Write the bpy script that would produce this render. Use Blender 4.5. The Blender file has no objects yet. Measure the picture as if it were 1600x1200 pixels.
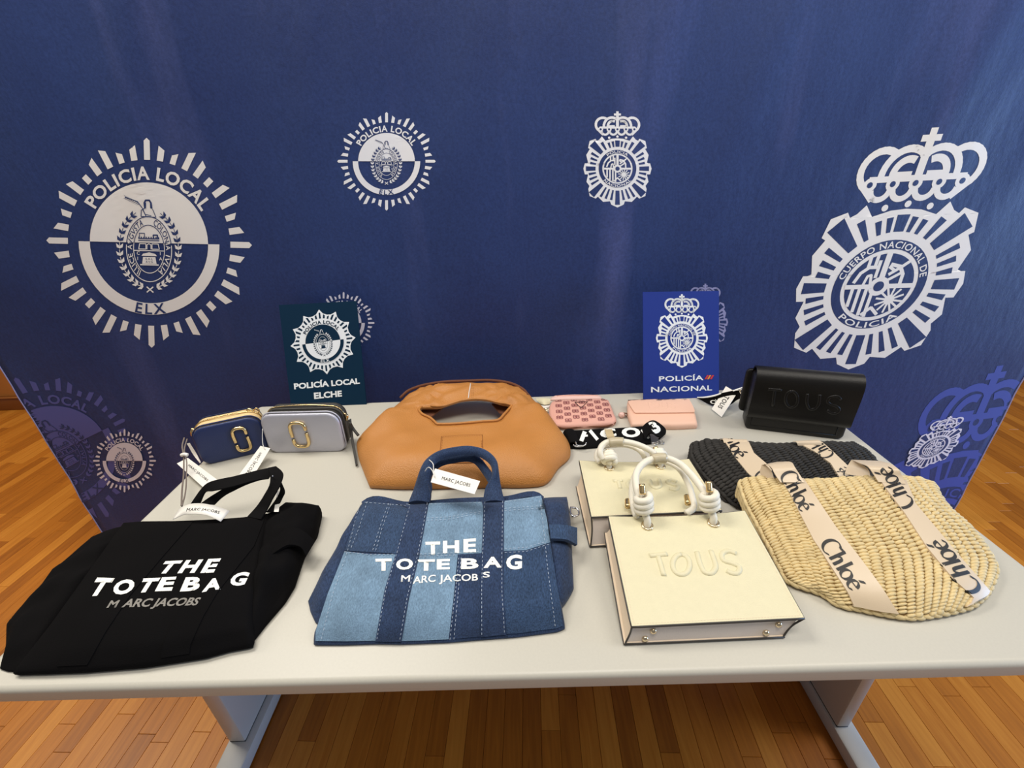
import bpy, bmesh, math, random
from mathutils import Vector, Matrix, noise
from mathutils.bvhtree import BVHTree
from mathutils.geometry import tessellate_polygon
random.seed(7)
SC = bpy.context.scene
COL = SC.collection
V = Vector
PI = math.pi

# ------------------------------------------------------------------ camera
F = 681.611
PITCH, YAW, ROLL = .46267483, .0173508, -.0444763971
CAM = V((-.0158792, -.34922265, 1.34608874))
c_, s_ = math.cos(YAW), math.sin(YAW)
fwd0 = V((-s_, c_, 0)); rgt = V((c_, s_, 0)); zz = V((0, 0, 1))
FWD = fwd0*math.cos(PITCH) - zz*math.sin(PITCH)
UP0 = fwd0*math.sin(PITCH) + zz*math.cos(PITCH)
RGT = rgt*math.cos(ROLL) + UP0*math.sin(ROLL)
UPV = -rgt*math.sin(ROLL) + UP0*math.cos(ROLL)
cd = bpy.data.cameras.new('camera'); cd.sensor_width = 36; cd.lens = F/1600*36
cd.clip_start = .02
cam = bpy.data.objects.new('camera', cd); COL.objects.link(cam)
m = Matrix((RGT, UPV, -FWD)).transposed().to_4x4(); m.translation = CAM
cam.matrix_world = m
SC.camera = cam

# ------------------------------------------------------------------ light and exposure
SC.view_settings.view_transform = 'Standard'
SC.view_settings.look = 'None'
SC.view_settings.gamma = 1
SC.view_settings.exposure = -.12
SC.view_settings.use_curve_mapping = False
w = bpy.data.worlds.new('world'); SC.world = w; w.use_nodes = True
w.node_tree.nodes['Background'].inputs[0].default_value = (1, .97, .95, 1)
w.node_tree.nodes['Background'].inputs[1].default_value = .22

def area(name, loc, target, sx, sy, power, col):
    l = bpy.data.lights.new(name, 'AREA'); l.shape = 'RECTANGLE'; l.size = sx; l.size_y = sy
    l.energy = power; l.color = col
    o = bpy.data.objects.new(name, l); COL.objects.link(o); o.location = loc
    o.rotation_euler = (V(target)-V(loc)).to_track_quat('-Z', 'Y').to_euler()
    o.visible_camera = True
    return o
area('ceiling_panel_light', (-1.15, .72, 2.9), (-1.15, .72, 0), 1.2, .6, 40, (1, .95, .86))
area('ceiling_panel_light', (.25, -.3, 2.9), (.25, -.3, 0), 1.2, .6, 26, (1, .95, .88))
area('ceiling_panel_light', (1.75, .2, 2.9), (1.75, .2, 0), 1.2, .6, 27, (1, .94, .84))
area('ceiling_panel_light', (-3.1, 1.2, 2.9), (-3.1, 1.2, 0), 1.2, .6, 34, (1, .92, .78))
area('daylight_window_light', (4.2, -.25, 1.0), (-.7, .4, .4), 1.6, 1.4, 105, (.36, .6, 1))

# ------------------------------------------------------------------ pixels of the photograph -> points
def ray(x, y): return RGT*((x-800)/F) + UPV*((600-y)/F) + FWD
def at(x, y, z):
    d = ray(x, y); return CAM + d*((z-CAM.z)/d.z)
def aty(x, y, Y):
    d = ray(x, y); return CAM + d*((Y-CAM.y)/d.y)
def K(ox, oy, s): return lambda x, y: (ox+x/s, oy+y/s)
C1 = K(260, 590, 5); C2 = K(540, 580, 4.2105); C3 = K(840, 590, 5.714); C4 = K(1150, 570, 7.619)
C5 = K(0, 720, 3.137); C6 = K(470, 690, 3.5556); C7 = K(880, 670, 3.4275); C8 = K(1070, 670, 3.2)
CQ = K(890, 670, 6.317); CT = K(1080, 580, 12); CB = K(270, 720, 6.9565); CW = K(830, 590, 8)
T = .73

# ------------------------------------------------------------------ materials
def mat(name, col, rough=.6, metal=0, bump=0, bscale=200, var=0, vscale=20, spec=.5, sheen=0, kind='noise', stretch=(1, 1, 1), coat=0, sub=0):
    M = bpy.data.materials.new(name); M.use_nodes = True
    nt = M.node_tree; n = nt.nodes; p = n['Principled BSDF']; L = nt.links.new
    col = tuple(col)+(1,) if len(col) == 3 else col
    p.inputs['Base Color'].default_value = col
    p.inputs['Roughness'].default_value = rough; p.inputs['Metallic'].default_value = metal
    p.inputs['Specular IOR Level'].default_value = spec
    if sheen: p.inputs['Sheen Weight'].default_value = sheen; p.inputs['Sheen Roughness'].default_value = .5
    if coat: p.inputs['Coat Weight'].default_value = coat
    if bump or var:
        tc = n.new('ShaderNodeTexCoord'); mp = n.new('ShaderNodeMapping'); mp.inputs['Scale'].default_value = stretch
        L(tc.outputs['Object'], mp.inputs['Vector'])
    if var:
        nz = n.new('ShaderNodeTexNoise'); nz.inputs['Scale'].default_value = vscale; nz.inputs['Detail'].default_value = 4
        L(mp.outputs[0], nz.inputs['Vector'])
        r = n.new('ShaderNodeValToRGB')
        r.color_ramp.elements[0].position = .3; r.color_ramp.elements[1].position = .7
        r.color_ramp.elements[0].color = tuple(c*(1-var) for c in col[:3])+(1,)
        r.color_ramp.elements[1].color = tuple(min(1, c*(1+var)) for c in col[:3])+(1,)
        L(nz.outputs[0], r.inputs[0]); L(r.outputs[0], p.inputs['Base Color'])
    if bump:
        if kind == 'voronoi':
            b = n.new('ShaderNodeTexVoronoi'); b.inputs['Scale'].default_value = bscale
        else:
            b = n.new('ShaderNodeTexNoise'); b.inputs['Scale'].default_value = bscale; b.inputs['Detail'].default_value = 2
        L(mp.outputs[0], b.inputs['Vector'])
        bp = n.new('ShaderNodeBump'); bp.inputs['Strength'].default_value = bump; bp.inputs['Distance'].default_value = .001
        L(b.outputs[0], bp.inputs['Height']); L(bp.outputs[0], p.inputs['Normal'])
    return M
def s2l(r, g, b): return tuple((c/255/12.92 if c/255 <= .04045 else ((c/255+.055)/1.055)**2.4) for c in (r, g, b))

def denim(name, col, v=.45):
    M = mat(name, col, .85, 0, .5, 900, 0, sheen=.15, spec=.2)
    nt = M.node_tree; n = nt.nodes; L = nt.links.new; p = n['Principled BSDF']
    tc = n.new('ShaderNodeTexCoord')
    def nzr(sc, st, lo, hi):
        mp = n.new('ShaderNodeMapping'); mp.inputs['Scale'].default_value = st
        L(tc.outputs['Object'], mp.inputs[0])
        z = n.new('ShaderNodeTexNoise'); z.inputs['Scale'].default_value = sc; z.inputs['Detail'].default_value = 3; L(mp.outputs[0], z.inputs['Vector'])
        r = n.new('ShaderNodeMapRange'); r.inputs[1].default_value = .3; r.inputs[2].default_value = .7; r.inputs[3].default_value = lo; r.inputs[4].default_value = hi
        L(z.outputs[0], r.inputs[0]); return r.outputs[0]
    a = nzr(700, (1, .25, 1), 1-v, 1+v); b = nzr(25, (1, 1, 1), .85, 1.15)
    mu = n.new('ShaderNodeMath'); mu.operation = 'MULTIPLY'; L(a, mu.inputs[0]); L(b, mu.inputs[1])
    vm = n.new('ShaderNodeVectorMath'); vm.operation = 'SCALE'; vm.inputs[0].default_value = col; L(mu.outputs[0], vm.inputs['Scale'])
    L(vm.outputs[0], p.inputs['Base Color'])
    return M

M = {}
M['laminate'] = mat('table_laminate', s2l(196, 192, 180), .4, var=.02, vscale=300)
M['legmetal'] = mat('grey_powder_coat', s2l(190, 188, 184), .4, bump=.1, bscale=600)
M['black_rubber'] = mat('black_rubber', (.02, .02, .02), .6)
M['wall'] = mat('wood_panel_wall', s2l(176, 112, 48), .5, var=.12, vscale=4, stretch=(1, 1, .2))
M['dark_trim'] = mat('dark_wood_trim', s2l(120, 66, 22), .4)
M['whiteprint'] = mat('white_print', s2l(248, 248, 250), .6)
M['beigeprint'] = mat('ivory_print', s2l(246, 243, 238), .6)
M['lavprint'] = mat('pale_lavender_print', s2l(236, 234, 248), .6)
M['lavprint2'] = mat('muted_lavender_print', s2l(160, 160, 205), .6)
M['blueprint'] = mat('faint_blue_print', s2l(86, 94, 168), .6)
M['blueprint2'] = mat('faint_royal_blue_print', s2l(66, 84, 172), .6)
M['card_teal'] = mat('dark_teal_card', s2l(8, 42, 66), .8, spec=.15)
M['card_blue'] = mat('royal_blue_card', s2l(38, 58, 140), .75, spec=.2)
M['cardwhite'] = mat('white_card_ink', s2l(240, 244, 248), .6)
M['red'] = mat('red_ink', s2l(214, 52, 44), .6); M['orange'] = mat('orange_ink', s2l(240, 150, 40), .6)
M['canvas'] = mat('black_canvas', s2l(14, 13, 14), .95, bump=.5, bscale=700, spec=.08)
M['webbing'] = mat('black_webbing', s2l(17, 16, 17), .9, bump=.4, bscale=500, spec=.1)
M['ink_white'] = mat('white_ink', s2l(245, 245, 240), .55)
M['ink_grey'] = mat('grey_ink', s2l(128, 124, 118), .55)
M['ink_black'] = mat('black_ink', s2l(28, 26, 26), .5)
M['tag'] = mat('white_card_tag', s2l(240, 236, 228), .5)
M['denim_dark'] = denim('dark_denim', s2l(42, 58, 88))
M['denim_mid'] = denim('mid_denim', s2l(48, 68, 98))
M['denim_light'] = denim('light_denim', s2l(114, 142, 168), .25)
M['thread'] = mat('pale_thread', s2l(176, 188, 206), .8)
M['thread_tan'] = mat('tan_thread', s2l(150, 92, 36), .8)
M['tan'] = mat('tan_pebbled_leather', s2l(188, 126, 62), .5, bump=.6, bscale=420, var=.05, vscale=12, kind='voronoi')
M['tan_in'] = mat('brown_suede_lining', s2l(104, 62, 40), .9)
M['cream'] = mat('cream_grained_leather', s2l(222, 214, 180), .5, bump=.25, bscale=700, var=.015, vscale=90, kind='voronoi')
M['cream_side'] = mat('pale_gusset_leather', s2l(226, 206, 180), .55, bump=.2, bscale=700)
M['cream_bottom'] = mat('pale_rose_leather', s2l(226, 214, 204), .5, bump=.2, bscale=700)
M['edge'] = mat('dark_edge_paint', s2l(62, 58, 54), .4)
M['rope'] = mat('cream_cord', s2l(234, 228, 212), .5, bump=.2, bscale=300)
M['plastic'] = mat('clear_tape', s2l(196, 184, 156), .2)
M['gold'] = mat('gold_metal', s2l(232, 204, 150), .24, 1)
M['palegold'] = mat('pale_gold_metal', s2l(232, 214, 182), .25, 1)
M['silvermetal'] = mat('silver_metal', s2l(200, 200, 204), .22, 1)
M['navy_leather'] = mat('navy_leather', s2l(34, 48, 92), .42, bump=.25, bscale=900, kind='voronoi')
M['silver_leather'] = mat('silver_leather', s2l(196, 196, 208), .36, metal=.35, bump=.2, bscale=900, kind='voronoi')
M['black_leather'] = mat('black_leather', s2l(17, 15, 14), .36, spec=.35, bump=.25, bscale=900, kind='voronoi')
M['char_leather'] = mat('charcoal_leather', s2l(52, 50, 46), .5, bump=.25, bscale=900, kind='voronoi')
M['zip'] = mat('cream_zip_tape', s2l(232, 202, 148), .45, bump=.5, bscale=900)
M['cordgrey'] = mat('taupe_leather_cord', s2l(120, 108, 100), .6)
M['pink'] = mat('rose_pink_leather', s2l(238, 194, 170), .5, bump=.2, bscale=800, kind='voronoi')
M['pinkpale'] = mat('pale_pink_leather', s2l(232, 194, 184), .5)
M['mono'] = mat('dusty_pink_canvas', s2l(226, 170, 154), .55, bump=.2, bscale=800)
M['mono_dark'] = mat('plum_monogram_print', s2l(140, 80, 82), .6)
M['mono_light'] = mat('light_pink_monogram_line', s2l(246, 210, 196), .6)
M['straw'] = mat('natural_straw', s2l(220, 198, 148), .7, bump=.5, bscale=500, var=.10, vscale=60)
M['strawin'] = mat('dark_straw_gaps', s2l(146, 116, 72), .9)
M['bstraw'] = mat('black_straw', s2l(46, 44, 42), .9, bump=.5, bscale=500, var=.3, vscale=80)
M['bstrawin'] = mat('black_straw_gaps', s2l(16, 16, 17), .9)
M['satin'] = mat('champagne_satin', s2l(214, 194, 166), .36, bump=.15, bscale=900, sheen=.2)
M['kraft'] = mat('kraft_paper_band', s2l(196, 176, 136), .7)
M['string'] = mat('white_string', s2l(232, 230, 224), .7)

def banner_mat():
    Mt = bpy.data.materials.new('navy_banner_cloth'); Mt.use_nodes = True
    nt = Mt.node_tree; n = nt.nodes; L = nt.links.new; p = n['Principled BSDF']
    tc = n.new('ShaderNodeTexCoord')
    def nz(sc, st, det=4, rot=0):
        mp = n.new('ShaderNodeMapping'); mp.inputs['Scale'].default_value = st; mp.inputs['Rotation'].default_value = (0, rot, 0)
        L(tc.outputs['Object'], mp.inputs[0]); z = n.new('ShaderNodeTexNoise'); z.inputs['Scale'].default_value = sc
        z.inputs['Detail'].default_value = det; L(mp.outputs[0], z.inputs['Vector']); return z.outputs[0]
    base = n.new('ShaderNodeValToRGB'); e = base.color_ramp.elements
    e[0].position = .3; e[0].color = s2l(37, 52, 100)+(1,); e[1].position = .72; e[1].color = s2l(48, 68, 120)+(1,)
    L(nz(1.6, (1, 1, 1)), base.inputs[0])
    # paler, stretched noise streaks in the cloth colour
    st = n.new('ShaderNodeValToRGB'); e = st.color_ramp.elements
    e[0].position = .56; e[0].color = (0, 0, 0, 1); e[1].position = .8; e[1].color = (1, 1, 1, 1)
    L(nz(2.2, (2.2, 1, .35), 6, .35), st.inputs[0])
    mx = n.new('ShaderNodeMix'); mx.data_type = 'RGBA'
    f = n.new('ShaderNodeMath'); f.operation = 'MULTIPLY'; f.inputs[1].default_value = .5
    L(st.outputs[0], f.inputs[0]); L(f.outputs[0], mx.inputs['Factor']); L(base.outputs[0], mx.inputs['A'])
    mx.inputs['B'].default_value = s2l(96, 104, 160)+(1,)
    w2 = n.new('ShaderNodeMapRange'); w2.inputs[1].default_value = .3; w2.inputs[2].default_value = .7; w2.inputs[3].default_value = .85; w2.inputs[4].default_value = 1.15
    L(nz(160, (1, 1, 1), 3), w2.inputs[0])
    vm = n.new('ShaderNodeVectorMath'); vm.operation = 'SCALE'; L(mx.outputs['Result'], vm.inputs[0]); L(w2.outputs[0], vm.inputs['Scale'])
    L(vm.outputs[0], p.inputs['Base Color'])
    p.inputs['Roughness'].default_value = .5; p.inputs['Specular IOR Level'].default_value = .35
    b = n.new('ShaderNodeBump'); b.inputs['Strength'].default_value = .35; b.inputs['Distance'].default_value = .004
    L(nz(30, (1.5, 1, .6), 6, .3), b.inputs['Height'])
    b2 = n.new('ShaderNodeBump'); b2.inputs['Strength'].default_value = .3; b2.inputs['Distance'].default_value = .001
    L(nz(500, (1, 1, 1), 2), b2.inputs['Height']); L(b.outputs[0], b2.inputs['Normal']); L(b2.outputs[0], p.inputs['Normal'])
    return Mt
M['banner'] = banner_mat()

def plank_mat():
    Mt = bpy.data.materials.new('oak_strip'); Mt.use_nodes = True
    nt = Mt.node_tree; n = nt.nodes; L = nt.links.new; p = n['Principled BSDF']
    at_ = n.new('ShaderNodeAttribute'); at_.attribute_name = 'tone'; at_.attribute_type = 'GEOMETRY'
    tc = n.new('ShaderNodeTexCoord'); oi = n.new('ShaderNodeObjectInfo')
    mp = n.new('ShaderNodeMapping'); mp.inputs['Scale'].default_value = (1, .07, 1)
    L(tc.outputs['Object'], mp.inputs[0])
    z = n.new('ShaderNodeTexNoise'); z.inputs['Scale'].default_value = 95; z.inputs['Detail'].default_value = 5; z.inputs['Distortion'].default_value = .6
    L(mp.outputs[0], z.inputs['Vector'])
    r = n.new('ShaderNodeValToRGB'); e = r.color_ramp.elements
    e[0].position = 0; e[0].color = s2l(128, 68, 16)+(1,); e[1].position = 1; e[1].color = s2l(222, 152, 60)+(1,)
    k = e.new(.5); k.color = s2l(186, 114, 34)+(1,)
    ad = n.new('ShaderNodeMath'); ad.operation = 'MULTIPLY_ADD'; ad.inputs[1].default_value = .55; L(z.outputs[0], ad.inputs[0]); 
    sb = n.new('ShaderNodeMath'); sb.operation = 'MULTIPLY_ADD'; sb.inputs[1].default_value = .5; sb.inputs[2].default_value = -.05
    L(at_.outputs['Fac'], sb.inputs[0]); L(sb.outputs[0], ad.inputs[2]); L(ad.outputs[0], r.inputs[0])
    L(r.outputs[0], p.inputs['Base Color'])
    p.inputs['Roughness'].default_value = .38; p.inputs['Specular IOR Level'].default_value = .4
    b = n.new('ShaderNodeBump'); b.inputs['Strength'].default_value = .12; b.inputs['Distance'].default_value = .001
    L(z.outputs[0], b.inputs['Height']); L(b.outputs[0], p.inputs['Normal'])
    return Mt
M['plank'] = plank_mat()

# ------------------------------------------------------------------ object helpers
def root_loc(o):
    v = V((0, 0, 0))
    while o is not None: v = v + o.location; o = o.parent
    return v
def mk(name, vs, fs, ms, parent=None, smooth=True, mi=None):
    off = root_loc(parent)
    me = bpy.data.meshes.new(name)
    me.from_pydata([tuple(V(v)-off) for v in vs], [], fs)
    if not isinstance(ms, (list, tuple)): ms = [ms]
    for q in ms: me.materials.append(q)
    if mi: me.polygons.foreach_set('material_index', mi)
    me.polygons.foreach_set('use_smooth', [smooth]*len(me.polygons))
    me.update()
    o = bpy.data.objects.new(name, me); COL.objects.link(o); o.parent = parent
    return o
def thing(name, label, cat, loc, group=None):
    o = bpy.data.objects.new(name, None); COL.objects.link(o); o.location = loc
    o['label'] = label; o['category'] = cat
    if group: o['group'] = group
    o.empty_display_size = .05
    return o
def struct(o): o['kind'] = 'structure'; return o
def autosmooth(o, ang=.6):
    try:
        o.data.set_sharp_from_angle(angle=ang)
    except Exception: pass
    return o

class Geo:
    def __init__(s): s.v = []; s.f = []
    def add(s, vs, fs):
        b = len(s.v); s.v += [V(x) for x in vs]; s.f += [tuple(i+b for i in f) for f in fs]; return s
def box_geo(x0, x1, y0, y1, z0, z1):
    vs = [(x, y, z) for z in (z0, z1) for y in (y0, y1) for x in (x0, x1)]
    return vs, [(0, 2, 3, 1), (4, 5, 7, 6), (0, 1, 5, 4), (2, 6, 7, 3), (0, 4, 6, 2), (1, 3, 7, 5)]
def bevel_box(name, x0, x1, y0, y1, z0, z1, mt, parent=None, r=.004, seg=2, frame=None):
    bm = bmesh.new(); vs, fs = box_geo(x0, x1, y0, y1, z0, z1)
    bv = [bm.verts.new(v) for v in vs]
    for f in fs: bm.faces.new([bv[i] for i in f])
    bmesh.ops.recalc_face_normals(bm, faces=bm.faces)
    if r: bmesh.ops.bevel(bm, geom=list(bm.edges), offset=r, segments=seg, affect='EDGES', profile=.5)
    bm.verts.index_update()
    vv = [frame(*v.co) if frame else v.co.copy() for v in bm.verts]; ff = [tuple(v.index for v in f.verts) for f in bm.faces]
    bm.free()
    return autosmooth(mk(name, vv, ff, mt, parent, True), .7)
def cat_rom(P, n):
    """n points along a smooth curve through P"""
    P = [V(p) for p in P]
    if len(P) == 2: return [P[0].lerp(P[1], i/(n-1)) for i in range(n)]
    d = [0]
    for a, b in zip(P, P[1:]): d.append(d[-1]+max(1e-6, (b-a).length))
    out = []
    for i in range(n):
        t = d[-1]*i/(n-1); k = 0
        while k < len(P)-2 and t > d[k+1]: k += 1
        u = (t-d[k])/(d[k+1]-d[k])
        p1, p2 = P[k], P[k+1]; p0 = P[k-1] if k else p1*2-p2; p3 = P[k+2] if k+2 < len(P) else p2*2-p1
        # centripetal-ish tangents limited by neighbouring lengths
        h = d[k+1]-d[k]
        h0 = (p1-p0).length or h; h1 = (p3-p2).length or h
        m1 = ((p1-p0)/h0*h + (p2-p1)/h*h0)/(h+h0)*h; m2 = ((p2-p1)/h*h1 + (p3-p2)/h1*h)/(h+h1)*h
        u2, u3 = u*u, u*u*u
        out.append(p1*(2*u3-3*u2+1)+m1*(u3-2*u2+u)+p2*(-2*u3+3*u2)+m2*(u3-u2))
    return out
def lin(P, n):
    P = [V(p) for p in P]; d = [0]
    for a, b in zip(P, P[1:]): d.append(d[-1]+max(1e-6, (b-a).length))
    out = []
    for i in range(n):
        t = d[-1]*i/(n-1); k = 0
        while k < len(P)-2 and t > d[k+1]: k += 1
        out.append(P[k].lerp(P[k+1], (t-d[k])/(d[k+1]-d[k])))
    return out
def tube_geo(P, r, seg=8, closed=False):
    P = [V(p) for p in P]; n = len(P); rs = r if isinstance(r, (list, tuple)) else [r]*n
    vs = []; fs = []; nrm = None
    for i in range(n):
        a = P[i-1] if (i or closed) else P[i]; b = P[(i+1) % n] if (i < n-1 or closed) else P[i]
        t = (b-a).normalized()
        if nrm is None:
            nrm = t.orthogonal().normalized()
        else:
            nrm = (nrm - t*nrm.dot(t));
            nrm = nrm.normalized() if nrm.length > 1e-6 else t.orthogonal().normalized()
        bn = t.cross(nrm)
        for k in range(seg):
            q = 2*PI*k/seg; vs.append(P[i]+(nrm*math.cos(q)+bn*math.sin(q))*rs[i])
    for i in range(n if closed else n-1):
        j = (i+1) % n
        for k in range(seg):
            l = (k+1) % seg; fs.append((i*seg+k, i*seg+l, j*seg+l, j*seg+k))
    if not closed:
        fs.append(tuple(reversed(range(seg)))); fs.append(tuple((n-1)*seg+k for k in range(seg)))
    return vs, fs
def tube(name, P, r, mt, parent, seg=8, n=None, closed=False):
    if n:
        if closed: P = cat_rom(list(P)+[P[0]], n+1)[:-1]
        else: P = cat_rom(P, n)
        if isinstance(r, (list, tuple)):
            rr = [q.x for q in lin([(a, i, 0) for i, a in enumerate(r)], n)]; r = rr
    return mk(name, *tube_geo(P, r, seg, closed), mt, parent)
def ribbon_geo(Ls, Rs, th, n=24, m=4, up=V((0, 0, 1)), sag=0):
    A = cat_rom(Ls, n); B = cat_rom(Rs, n); top = []; bot = []
    for i in range(n):
        t = (A[min(i+1, n-1)]-A[max(i-1, 0)]); nn = t.cross(B[i]-A[i])
        nn = nn.normalized() if nn.length > 1e-9 else up
        if nn.dot((CAM-A[i])) < 0: nn = -nn
        for k in range(m+1):
            u = k/m; p = A[i].lerp(B[i], u)+nn*(sag*(1-(2*u-1)**2)); top.append(p+nn*th/2); bot.append(p-nn*th/2)
    W = m+1; N = n*W; vs = top+bot; fs = []
    for i in range(n-1):
        for k in range(m):
            a = i*W+k; fs.append((a, a+1, a+W+1, a+W)); fs.append((N+a, N+a+W, N+a+W+1, N+a+1))
        for k in (0, m):
            a = i*W+k; fs.append((a, a+W, N+a+W, N+a))
    for i in (0, n-1):
        for k in range(m):
            a = i*W+k; fs.append((a, a+1, N+a+1, N+a))
    return vs, fs
def fixn(o):
    bm = bmesh.new(); bm.from_mesh(o.data); bmesh.ops.recalc_face_normals(bm, faces=bm.faces); bm.to_mesh(o.data); bm.free(); return o
def ribbon(name, Ls, Rs, th, mt, parent, n=24, m=4, sag=0):
    return autosmooth(fixn(mk(name, *ribbon_geo(Ls, Rs, th, n, m, sag=sag), mt, parent)), .9)

class Surf:
    """a built surface that prints, patches and stitches are laid on"""
    def __init__(s, vs, fs): s.b = BVHTree.FromPolygons([tuple(v) for v in vs], fs); 
    def hit(s, px, py):
        d = ray(px, py).normalized(); p, nn, i, t = s.b.ray_cast(CAM, d)
        if p is None: return None
        if nn.dot(d) > 0: nn = -nn
        return p, nn
    def near(s, px, py, z):
        h = s.hit(px, py)
        if h: return h
        p, nn, i, t = s.b.find_nearest(at(px, py, z)); return p, (nn if nn.z > 0 else -nn)

def surf_of(*objs):
    vs = []; fs = []
    for o in objs:
        off = root_loc(o); b = len(vs)
        vs += [v.co+off for v in o.data.vertices]; fs += [tuple(i+b for i in p.vertices) for p in o.data.polygons]
    return Surf(vs, fs)
def subdiv2d(polys, L):
    """2D polygons -> conforming small triangles"""
    pts = []; idx = {}; tris = []
    def vid(p):
        k = (round(p[0], 4), round(p[1], 4))
        if k not in idx: idx[k] = len(pts); pts.append(k)
        return idx[k]
    for P in polys:
        if len(P) == 3: T_ = [(0, 1, 2)]
        else: T_ = tessellate_polygon([[V((x, y, 0)) for x, y in P]])
        for t in T_:
            a, b, c = (vid(P[i]) for i in t)
            if len({a, b, c}) == 3: tris.append((a, b, c))
    for _ in range(8):
        mid = {}; out = []; ch = False
        def cut(a, b):
            k = (min(a, b), max(a, b))
            if k not in mid:
                pa, pb = pts[a], pts[b]
                mid[k] = None if math.hypot(pa[0]-pb[0], pa[1]-pb[1]) <= L else vid(((pa[0]+pb[0])/2, (pa[1]+pb[1])/2))
            return mid[k]
        for a, b, c in tris:
            x, y, z = cut(a, b), cut(b, c), cut(c, a); k = sum(q is not None for q in (x, y, z))
            if k == 0: out.append((a, b, c)); continue
            ch = True
            if k == 3: out += [(a, x, z), (x, b, y), (z, y, c), (x, y, z)]
            elif k == 1:
                if x is not None: out += [(a, x, c), (x, b, c)]
                elif y is not None: out += [(a, b, y), (a, y, c)]
                else: out += [(a, b, z), (z, b, c)]
            else:
                if x is None: out += [(a, b, y), (a, y, z), (z, y, c)]
                elif y is None: out += [(a, x, z), (x, b, z), (z, b, c)]
                else: out += [(a, x, c), (x, y, c), (x, b, y)]
        tris = out
        if not ch: break
    return pts, tris
def decal(name, surf, layers, mats, parent, L=14, base=.0006, step=.0004):
    """layers: list of (list of pixel polygons, material index); printed on the surface, layer above layer"""
    vs = []; fs = []; mi = []
    for li, (polys, m_) in enumerate(layers):
        pts, tris = subdiv2d(polys, L); mp = {}
        for i, p in enumerate(pts):
            h = surf.hit(*p)
            if h: mp[i] = len(vs); vs.append(h[0]+h[1]*(base+step*li))
        for t in tris:
            if all(i in mp for i in t):
                q = tuple(mp[i] for i in t); a, b, c = (vs[i] for i in q)
                nn = (b-a).cross(c-a)
                if nn.dot(CAM-a) < 0: q = q[::-1]
                if max((a-b).length, (b-c).length, (a-c).length) < .12: fs.append(q); mi.append(m_)
    return mk(name, vs, fs, mats, parent, True, mi)
def patch(name, surf, poly, th, mt, parent, L=14, z=T+.03):
    """a raised slab of cloth sewn on a surface"""
    pts, tris = subdiv2d([poly], L); vs = []; 
    H = [surf.near(*p, z) for p in pts]
    vs = [h[0]+h[1]*th for h in H]; nb = len(vs); lo = [h[0]-h[1]*.001 for h in H]
    fs = []; ec = {}
    for t in tris:
        a, b, c = (vs[i] for i in t)
        if (b-a).cross(c-a).dot(CAM-a) < 0: t = t[::-1]
        fs.append(t)
        for i in range(3):
            e = (t[i], t[(i+1) % 3]); ec[e] = ec.get(e, 0)+1
    vs += lo
    for (a, b) in list(ec):
        if (b, a) not in ec: fs.append((b, a, nb+a, nb+b))
    return autosmooth(mk(name, vs, fs, mt, parent), .8)
def stitch_geo(surf, path, dash=5, gap=4, w_=.0006, lift=.0012, z=T+.03, G=None):
    G = G or Geo()
    P = [V((x, y, 0)) for x, y in path]; d = 0
    tot = sum((b-a).length for a, b in zip(P, P[1:]))
    n = max(1, int(tot/(dash+gap)))
    Q = lin(P, 2*n+1)
    for i in range(n):
        a, b = Q[2*i], Q[2*i+1]
        ha, hb = surf.near(a.x, a.y, z), surf.near(b.x, b.y, z)
        pa, pb = ha[0]+ha[1]*lift, hb[0]+hb[1]*lift
        if (pb-pa).length > .04 or (pb-pa).length < 1e-5: continue
        s = (pb-pa).cross(ha[1]).normalized()*w_; u = ha[1]*w_
        G.add([pa-s, pa+s, pb+s, pb-s, pa+u, pb+u], [(0, 4, 5, 3), (4, 1, 2, 5)])
    return G

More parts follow.
